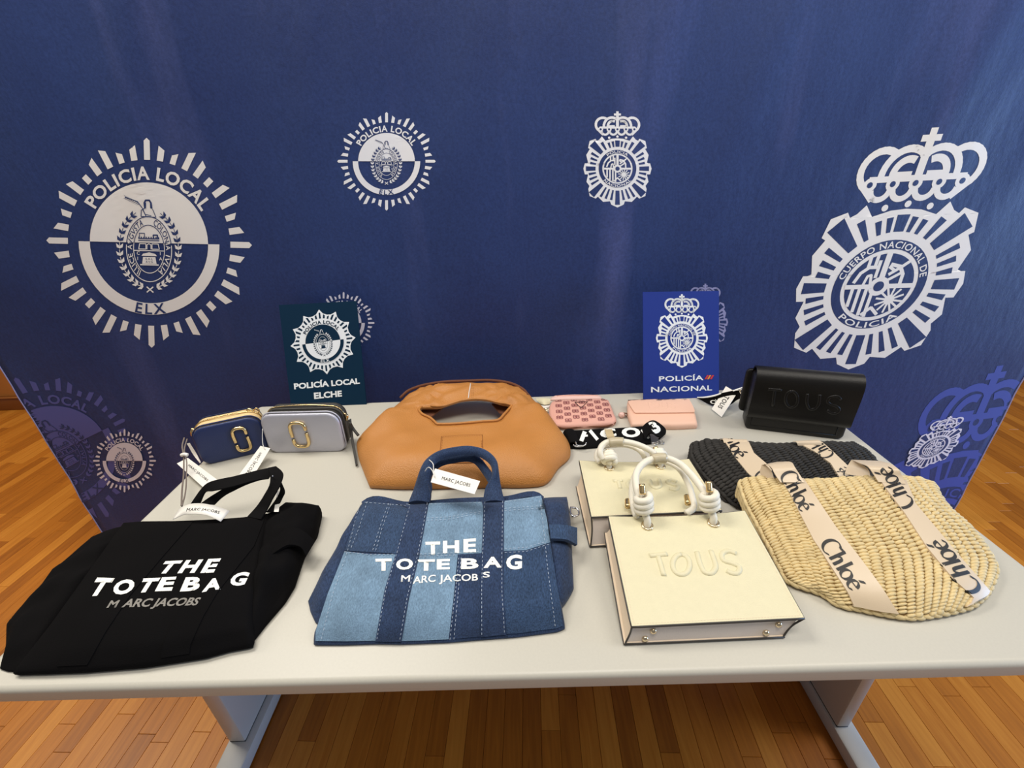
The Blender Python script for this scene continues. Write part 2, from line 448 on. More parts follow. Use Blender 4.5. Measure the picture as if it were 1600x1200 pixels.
def pillow(name, B, R, Tp, L, H, mt, parent, n=40, m=30, pw=4, base=T, rim=.003, wr=.0, wf=18, seed=0, smooth=False, fn=None):
    """soft bag body: four boundary curves of (px, py, z), a puffed top, a rounded rim and a flat underside"""
    W = lambda c: [at(*p) for p in c]
    rs = cat_rom if smooth else lin
    bf = base if callable(base) else (lambda p: base)
    b, r, t, l = rs(W(B), n+1), rs(W(R), m+1), rs(W(Tp), n+1), rs(W(L), m+1)
    vs = []
    for j in range(m+1):
        v = j/m
        for i in range(n+1):
            u = i/n
            p = b[i]*(1-v)+t[i]*v+l[j]*(1-u)+r[j]*u-(b[0]*(1-u)*(1-v)+b[n]*u*(1-v)+t[0]*(1-u)*v+t[n]*u*v)
            k = (1-abs(2*u-1)**pw)*(1-abs(2*v-1)**pw)
            z = H*k
            if wr: z += wr*noise.noise(V((p.x*wf+seed, p.y*wf, seed)))*min(1, 3*k+.15)
            if fn: z += fn(u, v)
            vs.append(V((p.x, p.y, max(p.z+z, bf(p)+.004))))
    W_ = n+1; fs = [(j*W_+i, j*W_+i+1, (j+1)*W_+i+1, (j+1)*W_+i) for j in range(m) for i in range(n)]
    top_v, top_f = list(vs), list(fs)
    loop = [i for i in range(n+1)]+[j*W_+n for j in range(1, m+1)]+[m*W_+i for i in range(n-1, -1, -1)]+[j*W_ for j in range(m-1, 0, -1)]
    c = sum(vs, V())/len(vs); N = len(loop); prev = loop
    for k, (f_, dz) in enumerate([(1., .35), (.9, .7), (0, 1.0)]):
        ring = []
        for q, i in enumerate(loop):
            p = vs[i]; a = vs[loop[q-1]]; bb = vs[loop[(q+1) % N]]
            o = V(((bb-a).y, -(bb-a).x, 0)); o = o.normalized() if o.length > 1e-7 else V()
            ring.append(len(vs)); vs.append(V((p.x, p.y, p.z+(bf(p)-p.z)*dz))+o*(rim*f_))
        for q in range(N): fs.append((prev[q], ring[q], ring[(q+1) % N], prev[(q+1) % N])[::-1])
        prev = ring
    cc = len(vs); vs.append(V((c.x, c.y, bf(c))))
    for q in range(N): fs.append((prev[q], prev[(q+1) % N], cc))
    o = fixn(mk(name, vs, fs, mt, parent))
    return o, Surf(top_v, top_f), top_v, (n, m)
def mp_(f, pts, z): return [(*f(x, y), z) for x, y in pts]
def pz(f, pts): return [(*f(p[0], p[1]), p[2]) for p in pts]

# ------------------------------------------------------------------ lettering
_font_cache = {}
def glyphs(text, bold=0.0, spacing=1.0):
    """outline triangles of a word in the built-in typeface, in units where the cap height is 1"""
    k = (text, bold, spacing)
    if k in _font_cache: return _font_cache[k]
    thick = bold if 'M' in text else 0
    if thick: bold = 0
    cu = bpy.data.curves.new('lettering', 'FONT'); cu.body = text; cu.offset = bold; cu.space_character = spacing; cu.resolution_u = 3
    o = bpy.data.objects.new('lettering', cu); COL.objects.link(o)
    dg = bpy.context.evaluated_depsgraph_get(); e = o.evaluated_get(dg); me = e.to_mesh(); me.calc_loop_triangles()
    tris = [[(me.vertices[i].co.x, me.vertices[i].co.y) for i in t.vertices] for t in me.loop_triangles]
    e.to_mesh_clear(); bpy.data.objects.remove(o); bpy.data.curves.remove(cu)
    xs = [x for t in tris for x, y in t]; x0 = min(xs)
    s = 1/.729
    tris = [[((x-x0)*s, y*s) for x, y in t] for t in tris]
    wd = (max(xs)-x0)*s
    if thick: tris = [[(x+dx, y+dy) for x, y in t] for t in tris for dx in (-thick, thick) for dy in (-thick*.7, thick*.7)]
    _font_cache[k] = (tris, wd); return tris, wd
def homog(src, dst):
    """3x3 projective map from four points to four points"""
    A = []; B = []
    for (x, y), (X, Y) in zip(src, dst):
        A.append([x, y, 1, 0, 0, 0, -X*x, -X*y]); B.append(X); A.append([0, 0, 0, x, y, 1, -Y*x, -Y*y]); B.append(Y)
    n = 8
    Mx = [r+[b] for r, b in zip(A, B)]
    for i in range(n):
        pv = max(range(i, n), key=lambda r: abs(Mx[r][i])); Mx[i], Mx[pv] = Mx[pv], Mx[i]
        for r in range(n):
            if r != i and Mx[r][i]:
                f = Mx[r][i]/Mx[i][i]; Mx[r] = [a-f*b for a, b in zip(Mx[r], Mx[i])]
    h = [Mx[i][n]/Mx[i][i] for i in range(n)]
    def f(x, y):
        d = h[6]*x+h[7]*y+1; return ((h[0]*x+h[1]*y+h[2])/d, (h[3]*x+h[4]*y+h[5])/d)
    return f
def text_quad(text, quad, bold=.02, spacing=1.0, lo=0.0):
    """triangles of text mapped to a pixel quad BL, BR, TR, TL"""
    tr, wd = glyphs(text, bold, spacing); h = homog([(0, lo), (wd, lo), (wd, 1), (0, 1)], quad)
    return [[h(x, y) for x, y in t] for t in tr]
def text_arc(text, r, a0, a1, h, bold=.02, inner=False, ex=1.0, ey=1.0, spacing=1.1):
    """text round a circle from angle a0 to a1 (degrees, clockwise from top); inner: reads along the bottom"""
    tr, wd = glyphs(text, bold, spacing); out = []
    for t in tr:
        q = []
        for x, y in t:
            a = math.radians(a0+(a1-a0)*x/wd); R_ = r+h*y if not inner else r+h*(1-y)
            q.append((math.sin(a)*R_*ex, math.cos(a)*R_*ey))
        out.append(q)
    return out
def circ(cx, cy, rx, ry=None, n=40, a0=0, a1=360):
    ry = ry or rx
    return [(cx+rx*math.sin(math.radians(a0+(a1-a0)*i/n)), cy+ry*math.cos(math.radians(a0+(a1-a0)*i/n))) for i in range(n+(0 if a1-a0 == 360 else 1))]
def stroke(P, wd, closed=False):
    """quads along a 2D polyline"""
    out = []; n = len(P)
    P = list(P)+([P[0]] if closed else [])
    for a, b in zip(P, P[1:]):
        dx, dy = b[0]-a[0], b[1]-a[1]; l = math.hypot(dx, dy)
        if l < 1e-9: continue
        nx, ny = -dy/l*wd/2, dx/l*wd/2; ex, ey = dx/l*wd*.2, dy/l*wd*.2
        out.append([(a[0]+nx-ex, a[1]+ny-ey), (a[0]-nx-ex, a[1]-ny-ey), (b[0]-nx+ex, b[1]-ny+ey), (b[0]+nx+ex, b[1]+ny+ey)])
    return out
def ringp(cx, cy, r1, r0, n=40, a0=0, a1=360, e=1.0):
    A = circ(cx, cy, r1, r1*e, n, a0, a1-1e-6 if a1-a0 == 360 else a1); B = circ(cx, cy, r0, r0*e, n, a0, a1-1e-6 if a1-a0 == 360 else a1)
    if len(A) == n: A.append(A[0]); B.append(B[0])
    return [[A[i], A[i+1], B[i+1], B[i]] for i in range(len(A)-1)]

def local_crest(detail=True, star=False):
    """sunburst crest, unit outer radius. Layers: (polygons, 0 = light, 1 = dark)"""
    out = []
    def rad(a):
        d = abs((a+15) % 30-15); return 1-.14*d/15
    W_ = []
    for k in range(40):
        a = k*9; ra = math.radians(a); hw = .031 if (k % 10) else .029
        if k % 10 in (2, 5, 8): hw = .028
        sgn = lambda s, r: (math.sin(ra)*r+math.cos(ra)*s, math.cos(ra)*r-math.sin(ra)*s)
        dl = math.degrees(hw/.92)
        P = [sgn(-hw, .79), sgn(hw, .79), sgn(hw, rad(a+dl)-(.01 if k % 10 == 0 else 0)), sgn(-hw, rad(a-dl)-(.01 if k % 10 == 0 else 0))]
        if k % 10 == 0: P.insert(3, sgn(0, 1.0))
        W_.append(P)
    if star:
        st = []
        for k in range(12):
            st.append((math.sin(math.radians(30*k))*1.08, math.cos(math.radians(30*k))*1.08))
            for q in (7, 15, 23):
                r_ = .94-.03*(1-abs(q-15)/8); st.append((math.sin(math.radians(30*k+q))*r_, math.cos(math.radians(30*k+q))*r_))
        out.append(([st], 0)); out.append(([[(x*.985, y*.985) for x, y in P] for P in W_], 1))
        LT, DK = 1, 0
        out.append((text_arc('POLICIA LOCAL', .605, -59, 59, .115, .03), 1))
    else:
        out.append((W_, 0)); LT, DK = 0, 1
        out.append((text_arc('POLICIA LOCAL', .605, -59, 59, .125, .03), 0))
    up = circ(0, 0, .575, None, 32, -90, 90); dn = ringp(0, 0, .685, .575, 32, 90, 270)
    out.append(([up]+dn, LT))
    if star: out.append(([circ(0, 0, .575, None, 32, 90, 270)], DK))
    lt, dk = [], []
    def put(polys):
        for P in polys:
            cy = sum(q[1] for q in P)/len(P); (dk if cy > 0 else lt).append(P)
    put([[q for q in t] for t in text_arc('ELX', .578, 193, 167, .1, .02, True, spacing=1.3)])
    e = dk, lt
    for P in list(lt):                         # the town name stands dark on the light ring
        if max(abs(q[1]) for q in P) > .56: lt.remove(P); dk.append(P)
    oy = -.06
    ell = lambda rx, ry, wd, n=48: stroke([(math.sin(2*PI*i/n)*rx, oy+math.cos(2*PI*i/n)*ry) for i in range(n)], wd, True)
    put(ell(.22, .31, .008)); put(ell(.15, .228, .007))
    if detail:
        put([[(x, y+oy) for x, y in t] for t in text_arc('AVGVSTA', .165, -92, -17, .045, .01, ex=1, ey=1.44)])
        put([[(x, y+oy) for x, y in t] for t in text_arc('COLONIA', .165, 17, 92, .045, .01, ex=1, ey=1.44)])
        put([[(x, y+oy) for x, y in t] for t in text_arc('ILLICE', .165, -150, -100, .045, .01, ex=1, ey=1.44)])
        put([[(x, y+oy) for x, y in t] for t in text_arc('IVLIA', .165, 102, 150, .045, .01, ex=1, ey=1.44)])
    # laurel: dark leaves above, light leaves below
    for s in (-1, 1):
        for k in range(13):
            a = math.radians(35+k*11); rx, ry = .285, .37
            x, y = s*math.sin(a)*rx, oy+math.cos(a)*ry
            tx, ty = s*math.cos(a)*rx, -math.sin(a)*ry; l = math.hypot(tx, ty); tx, ty = -tx/l, -ty/l
            nx, ny = -ty, tx
            for q in (-1, 1):
                ex, ey = x+tx*.05+nx*q*.035, y+ty*.05+ny*q*.035
                put([[(x, y), (x+tx*.028+nx*q*.005, y+ty*.028+ny*q*.005), (ex, ey), (x+tx*.01+nx*q*.028, y+ty*.01+ny*q*.028)]])
            put(stroke([(x, y), (x+tx*.06, y+ty*.06)], .006))
    put(stroke([(-.03, -.47), (.03, -.42)], .012)+stroke([(.03, -.47), (-.03, -.42)], .012))
    # castle
    cas = [(-.1, .06), (-.1, .0), (.1, .0), (.1, .06)]
    put(stroke([(-.1, .04), (.1, .04)], .01)+stroke([(-.1, .022), (.1, .022)], .008))
    for i in range(9): put(stroke([(-.095+i*.0238, .04), (-.095+i*.0238, .055)], .011))
    put(stroke([(-.09, .05), (-.09, .09), (-.04, .09), (-.04, .05)], .007)+stroke([(.045, .05), (.045, .075), (.085, .075), (.085, .05)], .012))
    put(stroke([(-.09, -.01), (-.1, -.06), (-.03, -.06), (-.03, -.01), (-.09, -.01)], .008)+stroke([(.03, -.01), (.03, -.06), (.1, -.06), (.09, -.01), (.03, -.01)], .008))
    put(stroke([(-.02, -.06), (-.02, -.02), (0, -.008), (.02, -.02), (.02, -.06)], .008))
    put(stroke([(-.148, -.075), (.148, -.075)], .008))
    # altar
    put([[(-.075, -.125), (.075, -.125), (.06, -.105), (0, -.09), (-.06, -.105)], [(-.07, -.2), (.07, -.2), (.06, -.135), (-.06, -.135)], [(-.09, -.215), (.09, -.215), (.09, -.203), (-.09, -.203)]])
    al = []
    if detail:
        for t_, y_ in (('SAL', -.162), ('AVG', -.19)):
            tr, wd = glyphs(t_, 0, 1.4); al += [[(-.035+x/wd*.07, y_+y*.02) for x, y in t] for t in tr]
        for t_, x_, y_ in (('C', -.12, -.115), ('I', -.115, -.165), ('I', .105, -.115), ('A', .095, -.165)):
            tr, wd = glyphs(t_, .01); put([[(x_+x*.032, y_+y*.032) for x, y in t] for t in tr])
    # seated bust with palm branch above the oval
    put(stroke([(-.03, .33), (-.035, .38), (-.02, .405), (.015, .405), (.03, .38), (.035, .33)], .016))
    put([[(-.035, .37), (-.018, .385), (-.02, .33), (-.035, .325)], [(.02, .385), (.037, .37), (.045, .325), (.022, .33)]])
    put(stroke([(-.03, .33), (-.065, .31), (-.07, .25), (.075, .245), (.045, .32)], .007)+stroke([(-.05, .31), (-.03, .27), (.03, .26)], .006))
    put(stroke([(-.02, .25), (-.055, .33), (-.1, .39), (-.22, .43)], .008))
    for k in range(8):
        x, y = -.08-k*.018, .365+k*.008
        put([[(x, y), (x-.03, y+.035), (x-.005, y+.012)], [(x, y), (x-.035, y-.008), (x-.008, y+.004)]])
    out.append((lt, LT)); out.append((dk, DK))
    if al: out.append((al, DK))
    return out

def national_crest(top_text='POLICIA', low_text='NACIONAL'):
    """crowned badge in hundredths; y up, centre of the disc at 0"""
    R_ = [(0, 316), (60, 311), (126, 290), (162, 336), (190, 303), (214, 290), (228, 311), (290, 288), (306, 214), (288, 204), (325, 142), (306, 62), (322, 55), (340, 55), (355, 0), (340, -60), (306, -60), (323, -137), (292, -180), (304, -212), (290, -285), (226, -312), (204, -292), (150, -346), (78, -340), (64, -375), (0, -405)]
    outl = R_+[(-x, y) for x, y in R_[-2:0:-1]]
    win = []
    def w_(a, r0, r1, h0, h1):
        ra = math.radians(a); f = lambda s, r: (math.sin(ra)*r+math.cos(ra)*s, math.cos(ra)*r-math.sin(ra)*s)
        return [f(-h0, r0), f(h0, r0), f(h1, r1), f(-h1, r1)]
    for a, r1, big in [(0, 294, 2), (10, 288, 0), (19, 286, 0), (31, 318, 1), (45, 372, 3), (59, 316, 0), (68.5, 300, 0), (78, 290, 0), (90, 328, 2), (101, 304, 0), (111, 312, 0), (121, 318, 0), (135, 384, 3), (149, 342, 0), (158.5, 336, 0), (168.5, 332, 0), (180, 376, 2)]:
        h0, h1 = {0: (8, 13), 1: (9, 16), 2: (20, 25), 3: (20, 38)}[big]
        r0 = 228
        for s in ((1, -1) if a not in (0, 180) else (1,)): win.append(w_(a*s, r0, r1, h0, h1))
    win += ringp(0, 0, 196, 158, 48)
    disc = [circ(0, 0, 141, None, 40)]
    wh = stroke([(-141, 0), (141, 0)], 20)+stroke([(0, 0), (0, 141)], 24)
    for x in (-108, -78, -48, -20): wh += stroke([(x, 0), (x, -math.sqrt(141**2-x*x)+4)], 15)
    wh += stroke([(-112, 20), (-96, 60), (-66, 84), (-28, 84)], 15)+stroke([(-72, 80), (-72, 122)], 14)+stroke([(-44, 80), (-44, 134)], 14)+stroke([(-28, 40), (-28, 110)], 14)
    wh += stroke([(-70, 6), (-62, 46), (-48, 50), (-40, 10)], 12)
    wh += stroke([(22, 94), (62, 84), (84, 50), (86, 0)], 15)+stroke([(26, 52), (70, 84), (98, 108)], 14)+stroke([(24, 24), (78, 58)], 13)+stroke([(18, 84), (40, 70)], 12)
    for k in range(12):
        a = math.radians(30*k+8); wh += stroke([(66, -62), (66+math.sin(a)*58, -62+math.cos(a)*58)], 9)
    wh += [circ(66, -62, 22, None, 16)]
    wh += stroke([(-34, -128), (0, -96), (34, -128)], 14)+[circ(0, 0, 42, None, 24)]
    hole = [circ(0, 0, 22, None, 20)]
    n_ = len(low_text)
    txt = text_arc(top_text, 163, -38 if len(top_text) < 9 else -78, 38 if len(top_text) < 9 else 78, 28, .015)+text_arc(low_text, 163, 180+6.2*n_, 180-6.2*n_, 28, .015, True)
    # crown, y offset 690-y in the drawing
    Y = lambda P: [(x-498, 690-y) for x, y in P]
    cw = []
    def arc(cx, cy, rx, ry, a0, a1, n=14): return [(cx+rx*math.cos(math.radians(a0+(a1-a0)*i/n)), cy-ry*math.sin(math.radians(a0+(a1-a0)*i/n))) for i in range(n+1)]
    L_ = [arc(345, 232, 72, 72, 60, 236), arc(440, 250, 84, 92, 40, 180), arc(448, 250, 50, 56, 70, 180)+[(465, 250)]]
    for P in L_:
        cw += stroke(Y(P), 26); cw += stroke(Y([(996-x, y) for x, y in P]), 26)
    cw += stroke(Y([(498, 128), (498, 262)]), 30)+stroke(Y([(318, 262), (678, 262)]), 22)
    cw += stroke(Y([(498, 98), (498, 150)]), 26)+stroke(Y([(466, 126), (530, 126)]), 22)
    for x in (370, 455, 541, 626): cw += stroke(Y(arc(x, 300, 36, 36, 190, 350)), 22)
    cw += stroke(Y([(300, 290), (345, 335)]), 22)+stroke(Y([(696, 290), (651, 335)]), 22)
    for x in (323, 411, 498, 587, 674): cw += [Y(arc(x, 280, 26, 26, 0, 345, 14))]
    ch = [Y(arc(x, 280, 11, 11, 0, 330, 10)) for x in (323, 411, 498, 587, 674)]
    for x, y in ((412, 368), (498, 356), (588, 368)): cw += [Y(arc(x, y, 13, 13, 0, 330, 10))]
    return [([outl]+cw, 0), (win+disc+ch, 1), (wh+txt, 0), (hole, 1)]
def mapl(layers, f): return [([[f(*q) for q in P] for P in polys], k) for polys, k in layers]
def simil(cx, cy, s, rot=0):
    c, q = math.cos(math.radians(rot))*s, math.sin(math.radians(rot))*s
    return lambda x, y: (cx+x*c-y*q, cy-(y*c+x*q))
def affine(cx, cy, rx, ry, ux, uy): return lambda x, y: (cx+x*rx+y*ux, cy+x*ry+y*uy)

# ================================================================== the setting
def build_floor():
    base = bevel_box('floor', -4.6, 4.6, -1.2, 2.25, -.05, -.006, M['dark_trim'], None, 0)
    struct(base)
    rot = math.radians(-2.1); c, s = math.cos(rot), math.sin(rot)
    X = lambda x, y: V((c*x-s*y, s*x+c*y, 0))
    rnd = random.Random(3); W_ = .05; rows = []
    nx = int(4.6*2/W_)+6
    for i in range(nx):
        x0 = -4.75+i*W_; y = -1.35-rnd.random()*.5
        while y < 2.45:
            l = rnd.choice((.35, .45, .55, .7, .85)); a = max(y, -1.3); b = min(y+l, 2.35)
            if b-a > .05: rows.append((x0, a, x0+W_, b, rnd.random()))
            y += l
    def seen(r):
        best = 0
        p = X((r[0]+r[2])/2, (r[1]+r[3])/2)
        d = p-CAM; z = d.dot(FWD)
        if z < .2: return 0
        px, py = 800+F*d.dot(RGT)/z, 600-F*d.dot(UPV)/z
        if not (-10 < px < 1610 and py < 1210): return 0
        if -1.66 < p.x < 1.62 and p.y > .9: return 0
        if py < 1065:                                        # hidden by the banner or the table top
            if px > 0 and py < 1040 and 217+(814-py)*1.06 < px < 1326+(py-670)*1.27: return 0
            if p.y > .93:
                q = CAM+d*((.93-CAM.y)/d.y)
                if -1.67 < q.x < 1.63: return 0
        return (r[2]-r[0])*(r[3]-r[1])*(CAM.z/z**3)
    rows = [(seen(r), r) for r in rows]; rows.sort(key=lambda q: -q[0])
    def geo(r):
        g = .0002; x0, y0, x1, y1, t = r; e = .0007
        q = [X(x0+g, y0+g), X(x1-g, y0+g), X(x1-g, y1-g), X(x0+g, y1-g)]
        p = [X(x0+g+e, y0+g+e), X(x1-g-e, y0+g+e), X(x1-g-e, y1-g-e), X(x0+g+e, y1-g-e)]
        vs = [V((a.x, a.y, -.008)) for a in q]+[V((a.x, a.y, -.0012)) for a in q]+[V((a.x, a.y, 0)) for a in p]
        fs = [(8, 9, 10, 11)]
        for k in range(4):
            l = (k+1) % 4; fs += [(k, l, 4+l, 4+k), (4+k, 4+l, 8+l, 8+k)]
        return vs, fs
    def tone(o, ts):
        a = o.data.attributes.new('tone', 'FLOAT', 'FACE'); a.data.foreach_set('value', ts)
    rest = Geo(); ts = []
    for k, (v, r) in enumerate(rows):
        vs, fs = geo(r)
        if k < 298 and v > 0:
            o = mk('floor_plank', vs, fs, M['plank'], base, False); tone(o, [r[4]]*len(fs))
        else:
            rest.add(vs, fs); ts += [r[4]]*len(fs)
    o = mk('plank_field', rest.v, rest.f, M['plank'], base, False); tone(o, ts); o['kind'] = 'stuff'
build_floor()
struct(bevel_box('wall_back', -4.6, 4.6, 2.25, 2.37, -.05, 2.8, M['wall'], None, 0))
bb = struct(bevel_box('baseboard_back', -4.6, 4.6, 2.228, 2.25, 0, .1, M['dark_trim'], None, .004))
mk('moulding', *tube_geo([(-4.6, 2.226, .095), (4.6, 2.226, .095)], .006, 6), M['wall'], bb)

# ================================================================== table
def build_table():
    t = thing('table', 'long pale grey laminate table standing under all the bags', 'table', (0, .4, 0))
    bm = bmesh.new(); vs, fs = box_geo(-.8, .8, 0, .8, .705, T)
    bv = [bm.verts.new(v) for v in vs]
    for f in fs: bm.faces.new([bv[i] for i in f])
    bmesh.ops.recalc_face_normals(bm, faces=bm.faces)
    bmesh.ops.bevel(bm, geom=[e for e in bm.edges if abs(e.verts[0].co.z-e.verts[1].co.z) > .01], offset=.012, segments=4, affect='EDGES', profile=.5)
    bmesh.ops.bevel(bm, geom=[e for e in bm.edges if e.verts[0].co.z > T-.001 and e.verts[1].co.z > T-.001 and len(e.link_faces) == 2 and abs(e.calc_face_angle(0)) > .5], offset=.008, segments=4, affect='EDGES', profile=.5)
    bm.verts.index_update()
    vv = [v.co.copy() for v in bm.verts]; ff = [tuple(v.index for v in f.verts) for f in bm.faces]; bm.free()
    autosmooth(mk('tabletop', vv, ff, M['laminate'], t), .5)
    for s, x0, x1 in ((-1, -.795, -.745), (1, .752, .79)):
        # tall box column, foot bar and bearer under the top
        col = bevel_box('leg', x0, x1-.006, .245, .60, .05, .69, M['legmetal'], t, .006)
        ft = bevel_box('foot', x0-.005, x1+.012, .02, .78, .006, .048, M['legmetal'], t, .006)
        for y in (.05, .75):
            mk('glide', *tube_geo([((x0+x1)/2, y, 0), ((x0+x1)/2, y, .01)], .016, 10), M['black_rubber'], ft)
        mk('gasket', *box_geo(x0+.002, x1-.008, .247, .598, .046, .052), M['black_rubber'], col)
        bevel_box('bearer', x0+.005, x1-.005, .06, .74, .685, .705, M['legmetal'], t, .003)
    bevel_box('crossbeam', -.745, .752, .47, .53, .60, .66, M['legmetal'], t, .005)
build_table()

# ================================================================== banner
YB = .93
def bany(x, z):
    y = YB + .010*noise.noise(V((x*1.1+3, z*.5, 1)))+.004*noise.noise(V((x*4+z*1.2, z*.8, 5)))
    k = max(0, min(1, (z-.95)/.5))
    y += k*(.010*noise.noise(V((x*5-z*1.4, z*.5, 3)))+.004*noise.noise(V((x*14-z*4, z*1.2, 11))))
    if z < .85: y += .010*noise.noise(V((x*3, z*3, 9)))*min(1, (.85-z)/.3)
    return y
def build_banner():
    t = thing('backdrop_banner', 'wide navy press backdrop cloth with white police crests behind the table', 'banner', (-.02, YB, 0))
    nx, nz = 130, 90; X0, X1, Z0, Z1 = -1.672, 1.634, .004, 1.92; vs = []; fs = []
    for j in range(nz+1):
        for i in range(nx+1):
            z = Z0+(Z1-Z0)*j/nz; x = X0+(X1-X0)*i/nx
            if i in (0, nx): x += .006*noise.noise(V((z*9, i, 2)))
            vs.append(V((x, bany(x, z), z)))
    W_ = nx+1
    for j in range(nz):
        for i in range(nx): fs.append((j*W_+i, j*W_+i+1, (j+1)*W_+i+1, (j+1)*W_+i))
    sf = Surf(vs, fs)
    N = len(vs); vs2 = vs+[v+V((0, .0015, 0)) for v in vs]; f2 = list(fs)+[tuple(i+N for i in f[::-1]) for f in fs]
    for j in range(nz):
        for i in (0, nx):
            a = j*W_+i; q = (a, a+W_, N+a+W_, N+a); f2.append(q if i == 0 else q[::-1])
    mk('cloth', vs2, f2, M['banner'], t)
    hem = mk('side_hem', *tube_geo([vs[j*W_] for j in range(0, nz+1, 2)], .0022, 5), M['lavprint2'], t)
    mk('side_hem', *tube_geo([vs[j*W_+nx] for j in range(0, nz+1, 2)], .0022, 5), M['lavprint2'], t)
    # frame the cloth hangs from, above the picture
    tube('top_rail', [(X0-.03, YB+.022, 1.91), (X1+.03, YB+.022, 1.91)], .016, M['legmetal'], t, 10)
    for x in (X0-.02, X1+.02):
        p = tube('stand_pole', [(x, YB+.06, 0), (x, YB+.022, 1.91)], .014, M['legmetal'], t, 10)
        bevel_box('stand_foot', x-.03, x+.03, YB+.015, YB+.45, 0, .012, M['legmetal'], p, .003)
    lc = local_crest(); nc = national_crest()
    nc2 = national_crest('CUERPO NACIONAL DE', 'POLICIA')
    B = M['banner']
    def e(lay, f, mt, label, L=13, base=.0005): 
        o = decal('crest', sf, mapl(lay, f), [mt, B], t, L, base, .0003); o['label'] = label
    e(lc, affine(233.2, 379.3, 160.6, 3.8, -4, -164), M['beigeprint'], 'largest ivory sunburst crest on the left')
    e(lc, simil(604, 252, 77), M['whiteprint'], 'white sunburst crest above the tan handbag')
    e(local_crest(False), simil(537, 504.5, 48.5), M['lavprint'], 'small sunburst crest half hidden by the teal placard', 10)
    g5 = K(0, 560, 4.443)
    e(lc, homog([(.575, 0), (0, -.63), (0, .36), (.263, .81)], [g5(710, 500), g5(640, 930), g5(322, 455), g5(325, 190)]), M['blueprint'], 'faint blue sunburst crest cut by the left edge')
    e(local_crest(False), simil(195.4, 719.3, 49.5), M['lavprint'], 'small pale sunburst crest over the faint blue one', 7, .0024)
    e(nc, simil(964.7, 263.5, .15), M['whiteprint'], 'white crowned badge above the pink wallets')
    cr4 = K(1210, 180, 2.857)
    h = homog([(-355, 0), (355, 0), (0, 590), (0, -405)], [cr4(97, 775), cr4(842, 752), cr4(715, 65), cr4(330, 1135)])
    e(nc2, h, M['beigeprint'], 'large slanted ivory crowned badge on the right')
    e(nc, simil(1102, 503, .1), M['lavprint2'], 'small crowned badge half hidden by the blue placard', 9)
    k = 1/4.446
    ax, ay = 1360+364*k, 560+1304*k
    e(nc, affine(ax, ay, 1.8*k, -.25*k, .9*k, -2.1*k), M['blueprint2'], 'faint royal blue crowned badge at the right edge', 12)
    e(nc, affine(1458, 698.3, .108, -.018, .045, -.0818), M['lavprint'], 'small slanted crowned badge beside the straw basket', 6, .0024)
build_banner()

# ================================================================== placards
def placard(name, label, corners, ybot, lean, mt, layers, mats):
    """corners BL BR TR TL in pixels; a stiff board leaning back on the banner"""
    t = thing(name, label, 'placard', (0, 0, 0))
    o_ = V((0, ybot, T)); nn = V((0, -math.cos(lean), math.sin(lean)))
    def hit(p):
        d = ray(*p); return CAM+d*((o_-CAM).dot(nn)/d.dot(nn))
    q = [hit(p) for p in corners]; lo = min(v.z for v in q[:2])
    base = (q[0]+q[1])/2; base.z = T; t.location = base
    sh = V((0, 0, T+.001-lo)) if lo < T else V()
    # the printed front face is set exactly where it is seen; low corners rest on the table
    fr = q; bk = [v-nn*.004 for v in q]
    mk('board', fr+bk, [(0, 1, 2, 3), (7, 6, 5, 4), (0, 4, 5, 1), (1, 5, 6, 2), (2, 6, 7, 3), (3, 7, 4, 0)], mt, t, False)
    sf = Surf(fr, [(0, 1, 2), (0, 2, 3)])
    for nm, lay in layers: decal(nm, sf, lay, mats, t, 60, .0004, .0003)
    return t
cp = K(420, 440, 5.455)
lay = mapl(local_crest(False, True), affine(*cp(463, 512), .0, .0, 0, 0))
f = homog([(0, 1.08), (1.08, 0), (0, -1.08), (-1.08, 0)], [cp(428, 238), cp(740, 477), cp(497, 790), cp(185, 550)])
lay = mapl(local_crest(False, True), f)
placard('teal_placard', 'dark teal card with white star crest standing behind the silver camera bag', [cp(190, 1062), cp(835, 1066), cp(745, 165), cp(85, 200)], .785, .30, M['card_teal'],
        [('crest', lay), ('lettering', [(text_quad('POLICÍA LOCAL', [cp(217, 916), cp(777, 868), cp(773, 822), cp(213, 868)], .04), 0), (text_quad('ELCHE', [cp(388, 998), cp(625, 976), cp(622, 927), cp(384, 946)], .04), 0)])], [M['cardwhite'], M['card_teal']])
cp2 = K(980, 430, 5.717)
lay = mapl(national_crest('CUERPO NACIONAL DE', 'POLICIA'), simil(*cp2(488, 561), .1145))
xs = []
for i, (x, k) in enumerate([(690, 1), (712, 2), (736, 1)]):
    xs.append(([[cp2(x, 928), cp2(x+16, 928), cp2(x+38, 892), cp2(x+22, 892)]], 1+k))
placard('blue_placard', 'royal blue card with white crowned badge standing behind the pink flap wallet', [cp2(145, 1108), cp2(820, 1104), cp2(820, 140), cp2(140, 150)], .752, .30, M['card_blue'],
        [('crest', lay), ('lettering', [(text_quad('POLICÍA', [cp2(284, 948), cp2(680, 936), cp2(678, 892), cp2(284, 902)], .02, 1.05), 0), (text_quad('NACIONAL', [cp2(212, 1045), cp2(757, 1027), cp2(757, 982), cp2(212, 996)], .02, 1.05), 0)]+xs)], [M['cardwhite'], M['card_blue'], M['red'], M['orange']])

